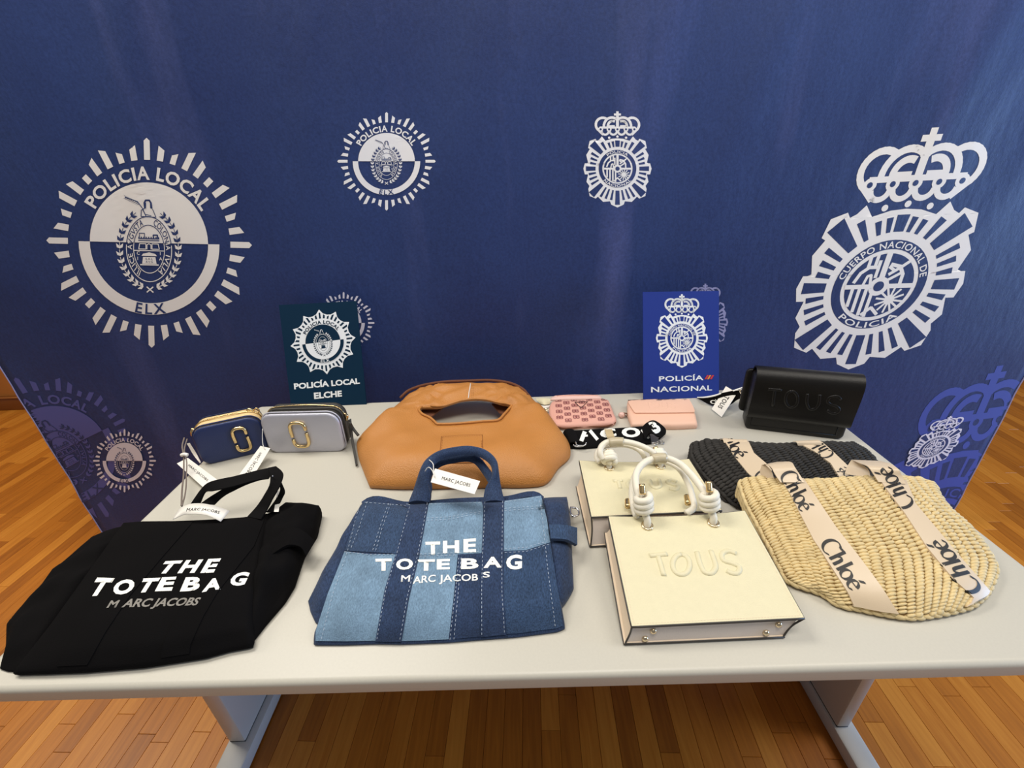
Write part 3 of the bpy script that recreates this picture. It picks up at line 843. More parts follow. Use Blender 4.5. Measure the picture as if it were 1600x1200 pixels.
# ================================================================== tags
def tag_card(parent, quad, text, tq, z=None, curve=None, name='price_tag', mt=None):
    """a card tag: pixel quad of (x, y, z) BL BR TR TL, with its printed word"""
    P = [at(*q) for q in quad]
    n = 12; A = []; B = []
    for i in range(n):
        u = i/(n-1); b = curve(u) if curve else 0
        A.append(P[0].lerp(P[1], u)+V((0, 0, b))); B.append(P[3].lerp(P[2], u)+V((0, 0, b)))
    vs, fs = ribbon_geo(A, B, .0008, n, 1)
    o = fixn(mk(name, vs, fs, mt or M['tag'], parent, False)); o['label'] = 'white card tag'
    sf = Surf(vs, fs)
    if text: decal('lettering', sf, [(text_quad(text, tq, .01, 1.08), 0)], [M['ink_black']], o, 6, .0004)
    return o, sf

def ov(cx, cy, rx, ry): return [(cx+rx*math.sin(2*PI*i/16), cy-ry*math.cos(2*PI*i/16)) for i in range(17)]
def emboss(parent, sf, strokes, f, r, sink, mt, seg=10, name='raised_lettering'):
    g = Geo()
    for s in strokes:
        P = cat_rom([V((*f(*p), 0)) for p in s], 26 if len(s) > 2 else 8); Q = []
        for p in P:
            h = sf.hit(p.x, p.y)
            if h: Q.append(h[0]-h[1]*sink)
        if len(Q) > 3: g.add(*tube_geo(Q, r, seg))
    return mk(name, g.v, g.f, mt, parent)

# ================================================================== black canvas tote
def build_black_tote():
    t = thing('tote_bag', 'black canvas tote bag with white lettering lying flat at the table end', 'tote bag', (-.6, .19, T))
    f = C5
    # gussets folded out on both sides, then the front panel over them
    pillow('gusset', pz(f, [(1222, 888, T+.008), (1300, 790, T+.008), (1390, 680, T+.010), (1436, 600, T+.012)]), pz(f, [(1436, 600, T+.012), (1480, 440, T+.02), (1542, 330, T+.024), (1562, 218, T+.03)]),
           pz(f, [(1300, 262, T+.036), (1345, 246, T+.036), (1400, 204, T+.034), (1480, 206, T+.034), (1562, 218, T+.03)]), pz(f, [(1222, 888, T+.008), (1230, 700, T+.03), (1265, 450, T+.036), (1300, 262, T+.036)]),
           .018, M['canvas'], t, 26, 26, 3, wr=.012, wf=30, seed=3, rim=.002)
    pillow('gusset', pz(f, [(6, 1010, T+.004), (40, 1020, T+.005), (95, 1020, T+.006)]), pz(f, [(95, 1020, T+.006), (190, 870, T+.02), (400, 590, T+.03), (610, 320, T+.034)]),
           pz(f, [(450, 372, T+.022), (520, 335, T+.028), (560, 318, T+.03), (610, 302, T+.034)]), pz(f, [(6, 1010, T+.004), (34, 900, T+.006), (36, 795, T+.008), (82, 735, T+.01), (300, 500, T+.018), (450, 372, T+.022)]),
           .010, M['canvas'], t, 14, 26, 3, wr=.008, wf=30, seed=8, rim=.002)
    fb, sf, tv, _ = pillow('front_panel', pz(f, [(75, 1022, T+.012), (230, 1014, T+.014), (400, 1008, T+.014), (700, 984, T+.014), (1000, 938, T+.014), (1120, 905, T+.014), (1226, 886, T+.014)]),
           pz(f, [(1226, 886, T+.014), (1214, 820, T+.026), (1228, 700, T+.034), (1265, 450, T+.042), (1308, 258, T+.042)]),
           pz(f, [(605, 304, T+.040), (700, 296, T+.042), (850, 296, T+.042), (950, 292, T+.044), (1100, 284, T+.044), (1200, 276, T+.044), (1308, 258, T+.042)]),
           pz(f, [(75, 1022, T+.012), (250, 800, T+.026), (420, 560, T+.034), (605, 304, T+.040)]), .012, M['canvas'], t, 64, 54, 5, wr=.005, wf=14, seed=5, rim=.004)
    # sewn-on webbing bands that carry on into the handles
    straps = []
    for poly in ([(800, 300), (950, 298), (800, 470), (640, 660), (520, 840), (430, 1000), (280, 1008), (380, 830), (500, 650), (650, 470)],
                 [(1180, 282), (1306, 264), (1245, 420), (1150, 540), (1068, 645), (1000, 760), (935, 900), (930, 945), (790, 966), (800, 900), (870, 760), (950, 630), (1040, 500), (1120, 390)]):
        straps.append(patch('sewn_strap', sf, [f(*q) for q in poly], .0014, M['canvas'], t, 14, T+.012))
    # printed words
    W_ = []
    for ch, q in [('T', [(766, 551), (846, 549), (898, 489), (812, 493)]), ('H', [(872, 549), (956, 546), (998, 484), (914, 488)]), ('E', [(984, 547), (1050, 544), (1086, 479), (1022, 482)]),
                  ('T', [(424, 661), (508, 656), (564, 576), (478, 573)]), ('O', [(545, 654), (646, 648), (672, 580), (574, 586)]), ('T', [(664, 645), (744, 640), (788, 574), (704, 577)]), ('E', [(762, 636), (844, 633), (868, 568), (796, 572)]),
                  ('B', [(884, 637), (974, 633), (994, 568), (912, 572)]), ('A', [(990, 642), (1080, 626), (1094, 570), (1006, 584)]), ('G', [(1120, 610), (1198, 608), (1230, 545), (1146, 550)])]:
        W_ += text_quad(ch, [f(*p) for p in q], .045)
    G_ = text_quad('M', [f(525, 722), f(568, 720), f(590, 683), f(548, 685)], .03)+text_quad('ARC JACOBS', [f(596, 719), f(966, 708), f(992, 670), f(622, 678)], .03)
    decal('lettering', surf_of(fb, *straps), [(W_, 0), (G_, 1)], [M['ink_white'], M['ink_grey']], t, 6, .0006)
    # handles of flat webbing
    g = CB
    L_ = [(190, 478, T+.05), (320, 300, T+.075), (380, 245, T+.09), (700, 165, T+.10), (1000, 90, T+.10), (1120, 66, T+.10)]
    R_ = [(300, 462, T+.05), (345, 352, T+.07), (430, 330, T+.085), (700, 270, T+.095), (900, 215, T+.095), (1040, 195, T+.09)]
    ribbon('handle', pz(g, L_), pz(g, R_), .003, M['webbing'], t) if 0 else ribbon('handle', [at(*q) for q in pz(g, L_)], [at(*q) for q in pz(g, R_)], .003, M['webbing'], t, 30)
    o = ribbon('handle', [at(*q) for q in pz(g, [(300, 470, T+.05), (420, 385, T+.06), (560, 295, T+.075), (760, 190, T+.09), (960, 135, T+.095)])],
               [at(*q) for q in pz(g, [(450, 478, T+.05), (520, 410, T+.058), (680, 320, T+.07), (850, 240, T+.085), (1010, 190, T+.09)])], .003, M['webbing'], t, 24)
    ribbon('handle', [at(*q) for q in pz(g, [(1040, 80, T+.10), (1060, 150, T+.098), (1060, 240, T+.09), (1000, 370, T+.07), (930, 480, T+.055), (815, 610, T+.046)])],
           [at(*q) for q in pz(g, [(1125, 64, T+.10), (1200, 150, T+.098), (1165, 270, T+.088), (1080, 420, T+.07), (1030, 520, T+.055), (960, 640, T+.046)])], .003, M['webbing'], t, 26)
    ribbon('handle', [at(*q) for q in pz(g, [(1150, 215, T+.08), (1172, 320, T+.07), (1120, 420, T+.055), (1020, 560, T+.044)])],
           [at(*q) for q in pz(g, [(1178, 240, T+.08), (1214, 340, T+.07), (1190, 410, T+.055), (1105, 560, T+.044)])], .003, M['webbing'], t, 22)
    mk('rivet', *tube_geo([at(*g(1086, 168), T+.1005), at(*g(1086, 168), T+.1025)], .0014, 8), M['silvermetal'], t)
    ribbon('care_label', [at(*q) for q in pz(g, [(1135, 315, T+.05), (1100, 555, T+.05)])], [at(*q) for q in pz(g, [(1180, 330, T+.05), (1150, 555, T+.05)])], .0006, M['tag'], t, 6, 1)
    # side tab
    ribbon('side_tab', [at(*q) for q in pz(f, [(1330, 400, T+.045), (1420, 330, T+.052), (1490, 350, T+.048), (1542, 395, T+.035)])],
           [at(*q) for q in pz(f, [(1325, 468, T+.04), (1430, 415, T+.048), (1470, 425, T+.042), (1500, 470, T+.03)])], .005, M['canvas'], t, 20)
    # hang tag curving over the top edge
    tg = [(0, 640), (75, 520), (160, 478), (300, 463), (420, 482), (520, 510), (618, 545)]
    bt = [(18, 632), (110, 590), (180, 580), (260, 578), (370, 592), (450, 625), (522, 662)]
    A = [at(*g(x, y), T+.056+.014*math.sin(PI*i/6)) for i, (x, y) in enumerate(tg)]; Bq = [at(*g(x, y), T+.056+.014*math.sin(PI*i/6)) for i, (x, y) in enumerate(bt)]
    vs, fs = ribbon_geo(A, Bq, .0008, 24, 2)
    tag = fixn(mk('price_tag', vs, fs, M['tag'], t)); tag['label'] = 'white curved card tag'
    s2 = Surf(vs, fs)
    hq = text_quad('MARC JACOBS', [(0, 0), (1, 0), (1, 1), (0, 1)], .015, 1.1); top = cat_rom([V((*g(x, y), 0)) for x, y in [(160, 512), (330, 515), (430, 530), (516, 548)]], 30); bot = cat_rom([V((*g(x, y), 0)) for x, y in [(146, 552), (330, 540), (420, 556), (500, 578)]], 30)
    def bend(x, y):
        k = x*29; i = min(28, int(k)); a = top[i].lerp(top[i+1], k-i); b = bot[i].lerp(bot[i+1], k-i); p = b.lerp(a, y); return (p.x, p.y)
    decal('lettering', s2, [([[bend(*p) for p in q] for q in hq], 0)], [M['ink_black']], tag, 6, .0004)
build_black_tote()

# ================================================================== patchwork denim tote
def build_denim_tote():
    t = thing('tote_bag', 'patchwork blue denim tote bag with white lettering at the front middle', 'tote bag', (-.14, .2, T))
    f = C6
    pillow('gusset', pz(f, [(1450, 905, T+.008), (1480, 870, T+.008), (1500, 830, T+.01), (1510, 800, T+.012)]), pz(f, [(1510, 800, T+.012), (1500, 560, T+.02), (1494, 420, T+.026), (1478, 306, T+.03)]),
           pz(f, [(1345, 312, T+.034), (1400, 308, T+.034), (1478, 306, T+.03)]), pz(f, [(1430, 905, T+.02), (1410, 760, T+.03), (1380, 540, T+.034), (1345, 312, T+.034)]), .012, M['denim_dark'], t, 16, 26, 3, wr=.006, wf=30, seed=2, rim=.002)
    pillow('gusset', pz(f, [(46, 880, T+.006), (60, 940, T+.005), (88, 1000, T+.004), (130, 1000, T+.01)]), pz(f, [(130, 1000, T+.01), (210, 720, T+.024), (300, 480, T+.03), (352, 332, T+.034)]),
           pz(f, [(318, 385, T+.028), (330, 355, T+.03), (352, 332, T+.034)]), pz(f, [(46, 880, T+.006), (120, 720, T+.014), (250, 500, T+.022), (318, 385, T+.028)]), .008, M['denim_dark'], t, 14, 26, 3, wr=.005, wf=30, seed=6, rim=.002)
    fb, sf, tv, _ = pillow('body', pz(f, [(80, 1112, T+.006), (240, 1112, T+.006), (420, 1106, T+.006), (560, 1108, T+.006), (820, 1098, T+.006), (1000, 1083, T+.006), (1200, 1068, T+.006), (1420, 1040, T+.006), (1458, 1026, T+.006)]),
           pz(f, [(1458, 1026, T+.006), (1440, 900, T+.024), (1412, 740, T+.034), (1385, 560, T+.04), (1360, 400, T+.042), (1335, 300, T+.042)]),
           pz(f, [(350, 330, T+.038), (480, 346, T+.040), (605, 356, T+.042), (720, 342, T+.043), (870, 338, T+.044), (1015, 334, T+.044), (1130, 330, T+.044), (1240, 314, T+.042), (1335, 300, T+.042)]),
           pz(f, [(80, 1112, T+.006), (82, 1050, T+.014), (150, 850, T+.026), (245, 615, T+.032), (300, 450, T+.036), (350, 330, T+.038)]), .012, M['denim_dark'], t, 70, 54, 6, wr=.003, wf=14, seed=11, rim=.003)
    # back panel rim peeping out above the front one
    ribbon('back_panel', [at(*q) for q in pz(f, [(340, 338, T+.03), (355, 326, T+.032), (600, 338, T+.034), (870, 318, T+.036), (1130, 308, T+.036), (1330, 292, T+.034), (1350, 310, T+.032)])],
           [at(*q) for q in pz(f, [(345, 360, T+.03), (380, 352, T+.032), (600, 366, T+.034), (870, 350, T+.036), (1130, 340, T+.036), (1320, 318, T+.034), (1340, 330, T+.032)])], .004, M['denim_dark'], t, 30, 2)
    P = lambda q: [f(*p) for p in q]
    pan = [('denim_mid', [(352, 334), (605, 358), (530, 626), (248, 608), (300, 452)]),
           ('denim_light', [(246, 612), (385, 630), (532, 630), (470, 822), (418, 1104), (250, 1108), (84, 1108), (86, 1052), (152, 850)]),
           ('denim_light', [(712, 346), (870, 342), (1016, 338), (1006, 622), (870, 630), (660, 636)]),
           ('denim_light', [(660, 638), (872, 630), (850, 860), (822, 1096), (690, 1102), (562, 1106), (604, 870)]),
           ('denim_dark', [(876, 628), (1006, 622), (1000, 840), (1000, 1080), (850, 1094), (858, 860)]),
           ('denim_light', [(1130, 334), (1240, 318), (1334, 304), (1360, 400), (1384, 562), (1250, 606), (1128, 610)]),
           ('denim_mid', [(1128, 612), (1250, 608), (1385, 565), (1412, 740), (1440, 900), (1454, 1024), (1420, 1036), (1200, 1064), (1142, 1066), (1126, 840)])]
    built = [fb]
    for mt, q in pan: built.append(patch('denim_panel', sf, P(q), .0016, M[mt], t, 12, T+.006))
    for q in ([(606, 340), (712, 340), (660, 632), (602, 870), (560, 1108), (418, 1106), (470, 820), (530, 626)], [(1018, 334), (1130, 330), (1126, 620), (1126, 840), (1140, 1068), (1000, 1082), (1000, 840), (1006, 620)]):
        built.append(patch('sewn_strap', sf, P(q), .003, M['denim_dark'], t, 12, T+.006))
    G = Geo()
    for q in ([(612, 350), (536, 626), (476, 822), (426, 1102)], [(704, 350), (652, 634), (594, 870), (552, 1104)], [(1024, 344), (1012, 620), (1006, 840), (1006, 1078)], [(1122, 340), (1118, 620), (1118, 840), (1132, 1066)],
              [(488, 352), (440, 490), (400, 622)], [(500, 354), (454, 490), (416, 624)], [(250, 618), (384, 634), (528, 634)], [(664, 644), (870, 636)], [(664, 632), (870, 624), (1002, 616)],
              [(700, 445), (830, 438), (920, 420), (1010, 404)], [(702, 432), (830, 426), (920, 408), (1012, 396)], [(1132, 392), (1240, 384), (1352, 376)], [(1132, 380), (1240, 372), (1350, 364)], [(1134, 602), (1250, 596), (1380, 556)], [(1134, 624), (1250, 618), (1384, 574)],
              [(830, 1094), (858, 860), (880, 640)], [(852, 1092), (874, 860), (892, 640)], [(320, 400), (268, 610), (185, 850), (118, 1104)], [(372, 342), (330, 480), (282, 606)], [(1322, 312), (1346, 500), (1372, 740), (1412, 1034)], [(360, 346), (600, 366)], [(720, 356), (1010, 348)], [(1136, 344), (1330, 316)]):
        stitch_geo(sf, P(q), 4.0, 2.4, .00036, .0036, G=G)
    o = mk('stitching', G.v, G.f, M['thread'], t); o['kind'] = 'stuff'
    W_ = []
    for ch, q in [('T', [(695, 626), (775, 624), (775, 556), (692, 558)]), ('H', [(790, 618), (880, 616), (880, 549), (790, 552)]), ('E', [(904, 614), (974, 611), (974, 538), (904, 542)]),
                  ('T', [(418, 716), (502, 714), (505, 650), (415, 652)]), ('O', [(528, 710), (622, 708), (626, 650), (532, 652)]), ('T', [(650, 716), (742, 714), (746, 654), (650, 656)]), ('E', [(756, 709), (828, 707), (830, 652), (756, 654)]),
                  ('B', [(890, 706), (988, 704), (988, 648), (892, 650)]), ('A', [(1015, 700), (1116, 697), (1112, 640), (1020, 642)]), ('G', [(1140, 708), (1228, 705), (1230, 628), (1142, 632)])]:
        W_ += text_quad(ch, P(q), .04)
    for ch, q in [('M', [(558, 780), (604, 778), (610, 740), (560, 742)]), ('ARC', [(622, 790), (748, 778), (750, 738), (626, 750)]), ('JACOB', [(768, 780), (984, 772), (986, 734), (768, 740)]), ('S', [(1012, 756), (1050, 754), (1052, 722), (1012, 724)])]:
        W_ += text_quad(ch, P(q), .015)
    decal('lettering', surf_of(*built), [(W_, 0)], [M['ink_white']], t, 6, .0006)
    # handles: flat straps that fold into a rolled grip
    A = lambda q: [at(*p) for p in pz(f, q)]
    for nm, L_, R_ in (('handle', [(600, 345, T+.046), (640, 250, T+.056), (664, 180, T+.072), (700, 110, T+.085), (760, 66, T+.094), (850, 42, T+.098), (950, 36, T+.098), (1030, 58, T+.092), (1085, 110, T+.084), (1098, 170, T+.074), (1110, 240, T+.058), (1132, 340, T+.046)],
                         [(716, 345, T+.046), (722, 290, T+.056), (706, 225, T+.072), (712, 165, T+.085), (766, 98, T+.094), (850, 72, T+.098), (950, 66, T+.098), (1014, 88, T+.092), (1060, 134, T+.084), (1062, 190, T+.074), (1030, 250, T+.058), (1012, 345, T+.046)]),
                       ('handle', [(640, 330, T+.036), (680, 250, T+.046), (694, 190, T+.056), (748, 124, T+.066), (840, 88, T+.07), (980, 88, T+.07), (1040, 150, T+.058), (1100, 250, T+.046), (1110, 335, T+.036)],
                         [(712, 330, T+.036), (728, 255, T+.046), (726, 190, T+.056), (770, 136, T+.066), (850, 112, T+.07), (960, 112, T+.07), (1010, 170, T+.058), (1050, 250, T+.046), (1050, 335, T+.036)])):
        ribbon(nm, A(L_), A(R_), .008, M['denim_dark'], t, 48, 6, sag=.006)
    G = Geo()
    # gusset tab, ring and bar
    ribbon('side_tab', A([(1380, 466, T+.05), (1460, 468, T+.05), (1530, 482, T+.036)]), A([(1388, 545, T+.048), (1465, 548, T+.048), (1530, 578, T+.03)]), .006, M['denim_mid'], t, 16)
    tube('ring', A([(1500, 365, T+.03), (1535, 372, T+.03), (1545, 405, T+.028), (1515, 415, T+.028), (1498, 392, T+.028)]), .0018, M['silvermetal'], t, 8, 24, True)
    tag, s2 = tag_card(t, pz(f, [(722, 226, T+.108), (965, 293, T+.10), (996, 220, T+.105), (746, 150, T+.113)]), 'MARC JACOBS', P([(782, 212), (938, 252), (945, 234), (788, 193)]))
    tube('string', A([(706, 95, T+.094), (735, 125, T+.106), (738, 160, T+.113), (742, 195, T+.114)]), .0009, M['string'], tag, 6, 20)
    tube('string', A([(690, 165, T+.092), (704, 146, T+.102), (730, 160, T+.112), (742, 195, T+.114)]), .0009, M['string'], tag, 6, 20)
build_denim_tote()

# ================================================================== tan hobo handbag
def build_hobo():
    t = thing('hobo_handbag', 'tan pebbled leather slouchy handbag with a cut-out knotted handle', 'handbag', (-.17, .56, T))
    f = C2
    out = [(156, 748, .012), (330, 752, .014), (550, 750, .014), (800, 746, .014), (1000, 742, .014), (1200, 740, .014), (1300, 728, .014), (1400, 625, .012), (1480, 535, .014), (1470, 475, .02), (1410, 385, .028), (1340, 290, .036), (1235, 185, .045), (1170, 120, .054),
           (1080, 86, .060), (980, 74, .064), (880, 78, .064), (820, 74, .065), (740, 76, .065), (620, 84, .064), (540, 100, .060), (470, 116, .056), (400, 165, .048), (330, 228, .042), (240, 300, .034), (150, 380, .026), (78, 455, .02), (78, 530, .014), (112, 640, .012)]
    inn = [(604, 352, .05), (700, 350, .052), (800, 343, .052), (900, 334, .052), (1008, 322, .05), (1040, 290, .05), (1085, 240, .05), (1110, 208, .052), (1060, 216, .056), (1000, 208, .058), (940, 192, .06), (880, 186, .06), (810, 188, .06), (760, 196, .06), (700, 214, .058), (640, 232, .056), (570, 232, .054), (500, 236, .05), (486, 252, .05), (500, 280, .05), (560, 312, .05)]
    n, mm = 120, 16
    O_ = cat_rom([at(*f(x, y), T+z) for x, y, z in out+out[:1]], n+1)[:-1]
    I_ = [at(*f(x, y), T+z) for x, y, z in inn]
    # match each outer station to the hole by angle-like arc lengths
    Ir = cat_rom(I_+I_[:1], n*4+1)[:-1]
    c = sum(Ir, V())/len(Ir)
    def ang(p): return math.atan2(p.y-c.y, (p.x-c.x)*.62)
    ia = [(ang(p), p) for p in Ir]
    def hole(a):
        return min(ia, key=lambda q: abs((q[0]-a+PI) % (2*PI)-PI))[1]
    pairs = [(o, hole(ang(o))) for o in O_]
    vs = []
    for k, (o, i_) in enumerate(pairs):
        l = (o-i_).length
        for j in range(mm+1):
            s = j/mm; p = i_.lerp(o, s)
            hs = i_.y > c.y+.012
            h = (.010 if hs else .026)*(s*s*(3-2*s))*(1-s**5)*1.6 if not hs else .010*4*s*(1-s)
            wr = .010*noise.noise(V((p.x*14, p.y*14, 2)))*min(1, 4*s*(1-s))
            if i_.y > c.y+.01: wr += .009*math.sin(p.x*60+3*math.sin(p.y*40))*4*s*(1-s)*(.5+.5*noise.noise(V((p.x*20, p.y*30, 7))))
            gz = 0
            for sx, sy in ((-.268, .735), (-.055, .705)):
                dx, dy = p.x-sx, p.y-sy; d = math.hypot(dx, dy); gz += .005*math.exp(-(d/.065)**2)*math.sin(9*math.atan2(dy, dx)+2*noise.noise(V((p.x*20, p.y*20, 4))))*min(1, d/.012)
            vs.append(p+V((0, 0, h+wr*.8+gz)))
    W_ = mm+1; fs = []
    for k in range(n):
        q = (k+1) % n
        for j in range(mm): fs.append((k*W_+j, k*W_+j+1, q*W_+j+1, q*W_+j))
    tv, tf = list(vs), list(fs)
    # underside: thickness below the outline, never under the table top
    N = len(vs)
    for k, (o, i_) in enumerate(pairs):
        for j in range(mm+1):
            s = j/mm; p = i_.lerp(o, s)
            e = .004 if j in (0, mm) else 0
            vs.append(V((p.x, p.y, max(T, p.z-(.008 if i_.y > c.y+.012 else .06))+e)))
    for k in range(n):
        q = (k+1) % n
        for j in range(mm): fs.append((N+k*W_+j, N+q*W_+j, N+q*W_+j+1, N+k*W_+j+1))
        for j in (0, mm): fs.append((k*W_+j, q*W_+j, N+q*W_+j, N+k*W_+j))
    body = fixn(mk('body', vs, fs, M['tan'], t))
    sf = Surf(tv, tf)
    # rolled binding round the opening and along the outer seam of the handle
    rim = [pairs[k][1]+V((0, 0, .002)) for k in range(n)]
    rr = []
    for p in rim:
        if not rr or (p-rr[-1]).length > .004: rr.append(p)
    mk('opening_binding', *tube_geo(cat_rom(rr+rr[:1], 160)[:-1], .0032, 8, True), M['tan'], t)
    tube('side_seam', [at(*q) for q in pz(f, [(360, 175, T+.046), (410, 130, T+.055), (470, 104, T+.06), (600, 76, T+.066), (800, 64, T+.068), (980, 62, T+.067), (1100, 84, T+.062), (1180, 130, T+.053), (1200, 160, T+.05)])], .004, M['tan_in'], t, 8, 60)
    # dark lining seen through the ends of the opening
    for q in ([(500, 244, .03), (640, 240, .034), (560, 300, .03), (500, 276, .03)], [(960, 212, .034), (1100, 216, .03), (1040, 285, .03), (1010, 270, .032)]):
        P = [at(*f(x, y), T+z) for x, y, z in q]
        pl = [p-V((0, 0, .004)) for p in P]
        mk('lining', P+pl, [(0, 1, 2, 3), (7, 6, 5, 4), (0, 4, 5, 1), (1, 5, 6, 2), (2, 6, 7, 3), (3, 7, 4, 0)], M['tan_in'], t, False)
    # sewn patch and handle tie
    patch('stitched_patch', sf, [f(*q) for q in [(632, 432), (760, 424), (898, 420), (904, 600), (760, 606), (616, 608)]], .0012, M['tan'], t)
    G = Geo()
    for q in ([(640, 438), (892, 427)], [(892, 427), (898, 596)], [(640, 438), (624, 602)], [(624, 602), (898, 596)]): stitch_geo(sf, [f(*p) for p in q], 2.2, 1.5, .0004, .002, G=G)
    for q in ([(832, 92), (826, 186)], [(842, 92), (838, 186)]): stitch_geo(sf, [f(*p) for p in q], 2.2, 1.5, .0004, .001, G=G)
    o = mk('stitching', G.v, G.f, M['thread_tan'], t); o['kind'] = 'stuff'
    emboss(t, sf, [[(632, 432), (760, 424), (898, 420)], [(898, 420), (904, 600)], [(632, 432), (616, 608)], [(616, 608), (904, 600)]], f, .0011, -.0006, M['thread_tan'], 6, 'seam')
    tie = []
    for q in [(822, 84), (818, 110), (812, 140), (810, 165), (806, 186)]:
        h = sf.near(*f(*q), T+.06); tie.append(h[0]+h[1]*.0015)
    tube('tag_string', tie, .0011, M['string'], t, 6, 24)
build_hobo()

# ================================================================== camera bags
def frame_fn(o, xa, tilt=0):
    xa = V((xa[0], xa[1], 0)).normalized(); ya = V((-xa.y, xa.x, 0)); za = V((0, 0, 1))
    y2 = ya*math.cos(tilt)-za*math.sin(tilt); z2 = za*math.cos(tilt)+ya*math.sin(tilt)
    o = V(o)
    return lambda x, y, z: o+xa*x+y2*y+z2*z
def rrect(w, h, r, n=6, x0=0, z0=0, r2=None):
    out = []
    for (cx, cz, a, rr) in ((w-r, h-r, 0, r), (r, h-r, 90, r), ((r2 or r), (r2 or r), 180, r2 or r), (w-(r2 or r), (r2 or r), 270, r2 or r)):
        for i in range(n+1):
            q = math.radians(a+90*i/n); out.append((x0+cx+rr*math.cos(q), z0+cz+rr*math.sin(q)))
    return out
def slab(name, prof, y0, y1, fr, mt, parent, bev=.004):
    """extrude a rounded outline along depth with softened rims"""
    n = len(prof); cx = sum(p[0] for p in prof)/n; cz = sum(p[1] for p in prof)/n
    w = max(p[0] for p in prof)-min(p[0] for p in prof); h = max(p[1] for p in prof)-min(p[1] for p in prof)
    rings = []
    s = 1 if y1 > y0 else -1
    for d, y in ((bev*2.2, y0), (bev, y0+s*bev*.1), (bev*.3, y0+s*bev*.4), (0, y0+s*bev), (0, y1-s*bev), (bev*.3, y1-s*bev*.4), (bev, y1-s*bev*.1), (bev*2.2, y1)):
        kx, kz = 1-2*d/w, 1-2*d/h
        rings.append([fr(cx+(x-cx)*kx, y, cz+(z-cz)*kz) for x, z in prof])
    vs = [v for r in rings for v in r]; fs = []
    for k in range(len(rings)-1):
        for i in range(n):
            j = (i+1) % n; fs.append((k*n+i, k*n+j, (k+1)*n+j, (k+1)*n+i))
    c0 = len(vs); vs.append(fr(cx, y0, cz)); vs.append(fr(cx, y1, cz)); e = (len(rings)-1)*n
    for i in range(n):
        j = (i+1) % n; fs.append((c0, j, i)); fs.append((c0+1, e+i, e+j))
    return fixn(mk(name, vs, fs, mt, parent))
def camera_bag(label, bl, br, h, dep, front, side, zipm, emb_u, group, z0=.5, z1=.74):
    a, b = at(*bl, T), at(*br, T); w = (b-a).length
    t = thing('camera_bag', label, 'handbag', (a+b)/2, group)
    fr = frame_fn(a, b-a, .02)
    slab('front_panel', rrect(w, h, .028, 6, r2=.022), 0, .010, fr, front, t, .004)
    tube('piping', [fr(x, .010, z) for x, z in rrect(w+.002, h+.002, .029, 6, -.001, -.001+.001, r2=.023)], .0018, front, t, 6, None, True)
    slab('body', rrect(w-.006, h-.004, .027, 6, .003, .001, r2=.02), .010, dep*z0, fr, side, t, .001)
    slab('zip_tape', rrect(w+.000, h+.0005, .028, 6, 0, .0004, r2=.022), dep*z0, dep*z1, fr, zipm, t, .002)
    tube('zip_teeth', [fr(x, dep*(z0+z1)/2, z) for x, z in rrect(w+.001, h+.002, .028, 6, -.0005, .0004, r2=.02)[:16]], .0016, M['gold'], t, 6, 60)
    slab('back_panel', rrect(w-.002, h+.002, .028, 6, .001, 0.0004, r2=.022), dep*z1, dep, fr, side, t, .004)
    # interlocked emblem: a rounded loop in two hooked pieces
    ew, eh = w*.19, h*.62; ex, ez = w*emb_u-ew/2, h*.5-eh/2
    E_ = rrect(ew, eh, ew*.36, 5, ex, ez)
    P3 = [fr(x, -.0035, z) for x, z in E_]
    nn = len(P3)
    i1 = [fr(ex+ew, -.0035, ez+eh*.69)]+P3[0:12]+[fr(ex, -.0035, ez+eh*.42)]
    i2 = [fr(ex, -.0035, ez+eh*.31)]+P3[12:24]+[fr(ex+ew, -.0035, ez+eh*.57)]
    for q in (i1, i2): tube('emblem', q, .0042, M['gold'], t, 8, 50)
    return t, fr, w
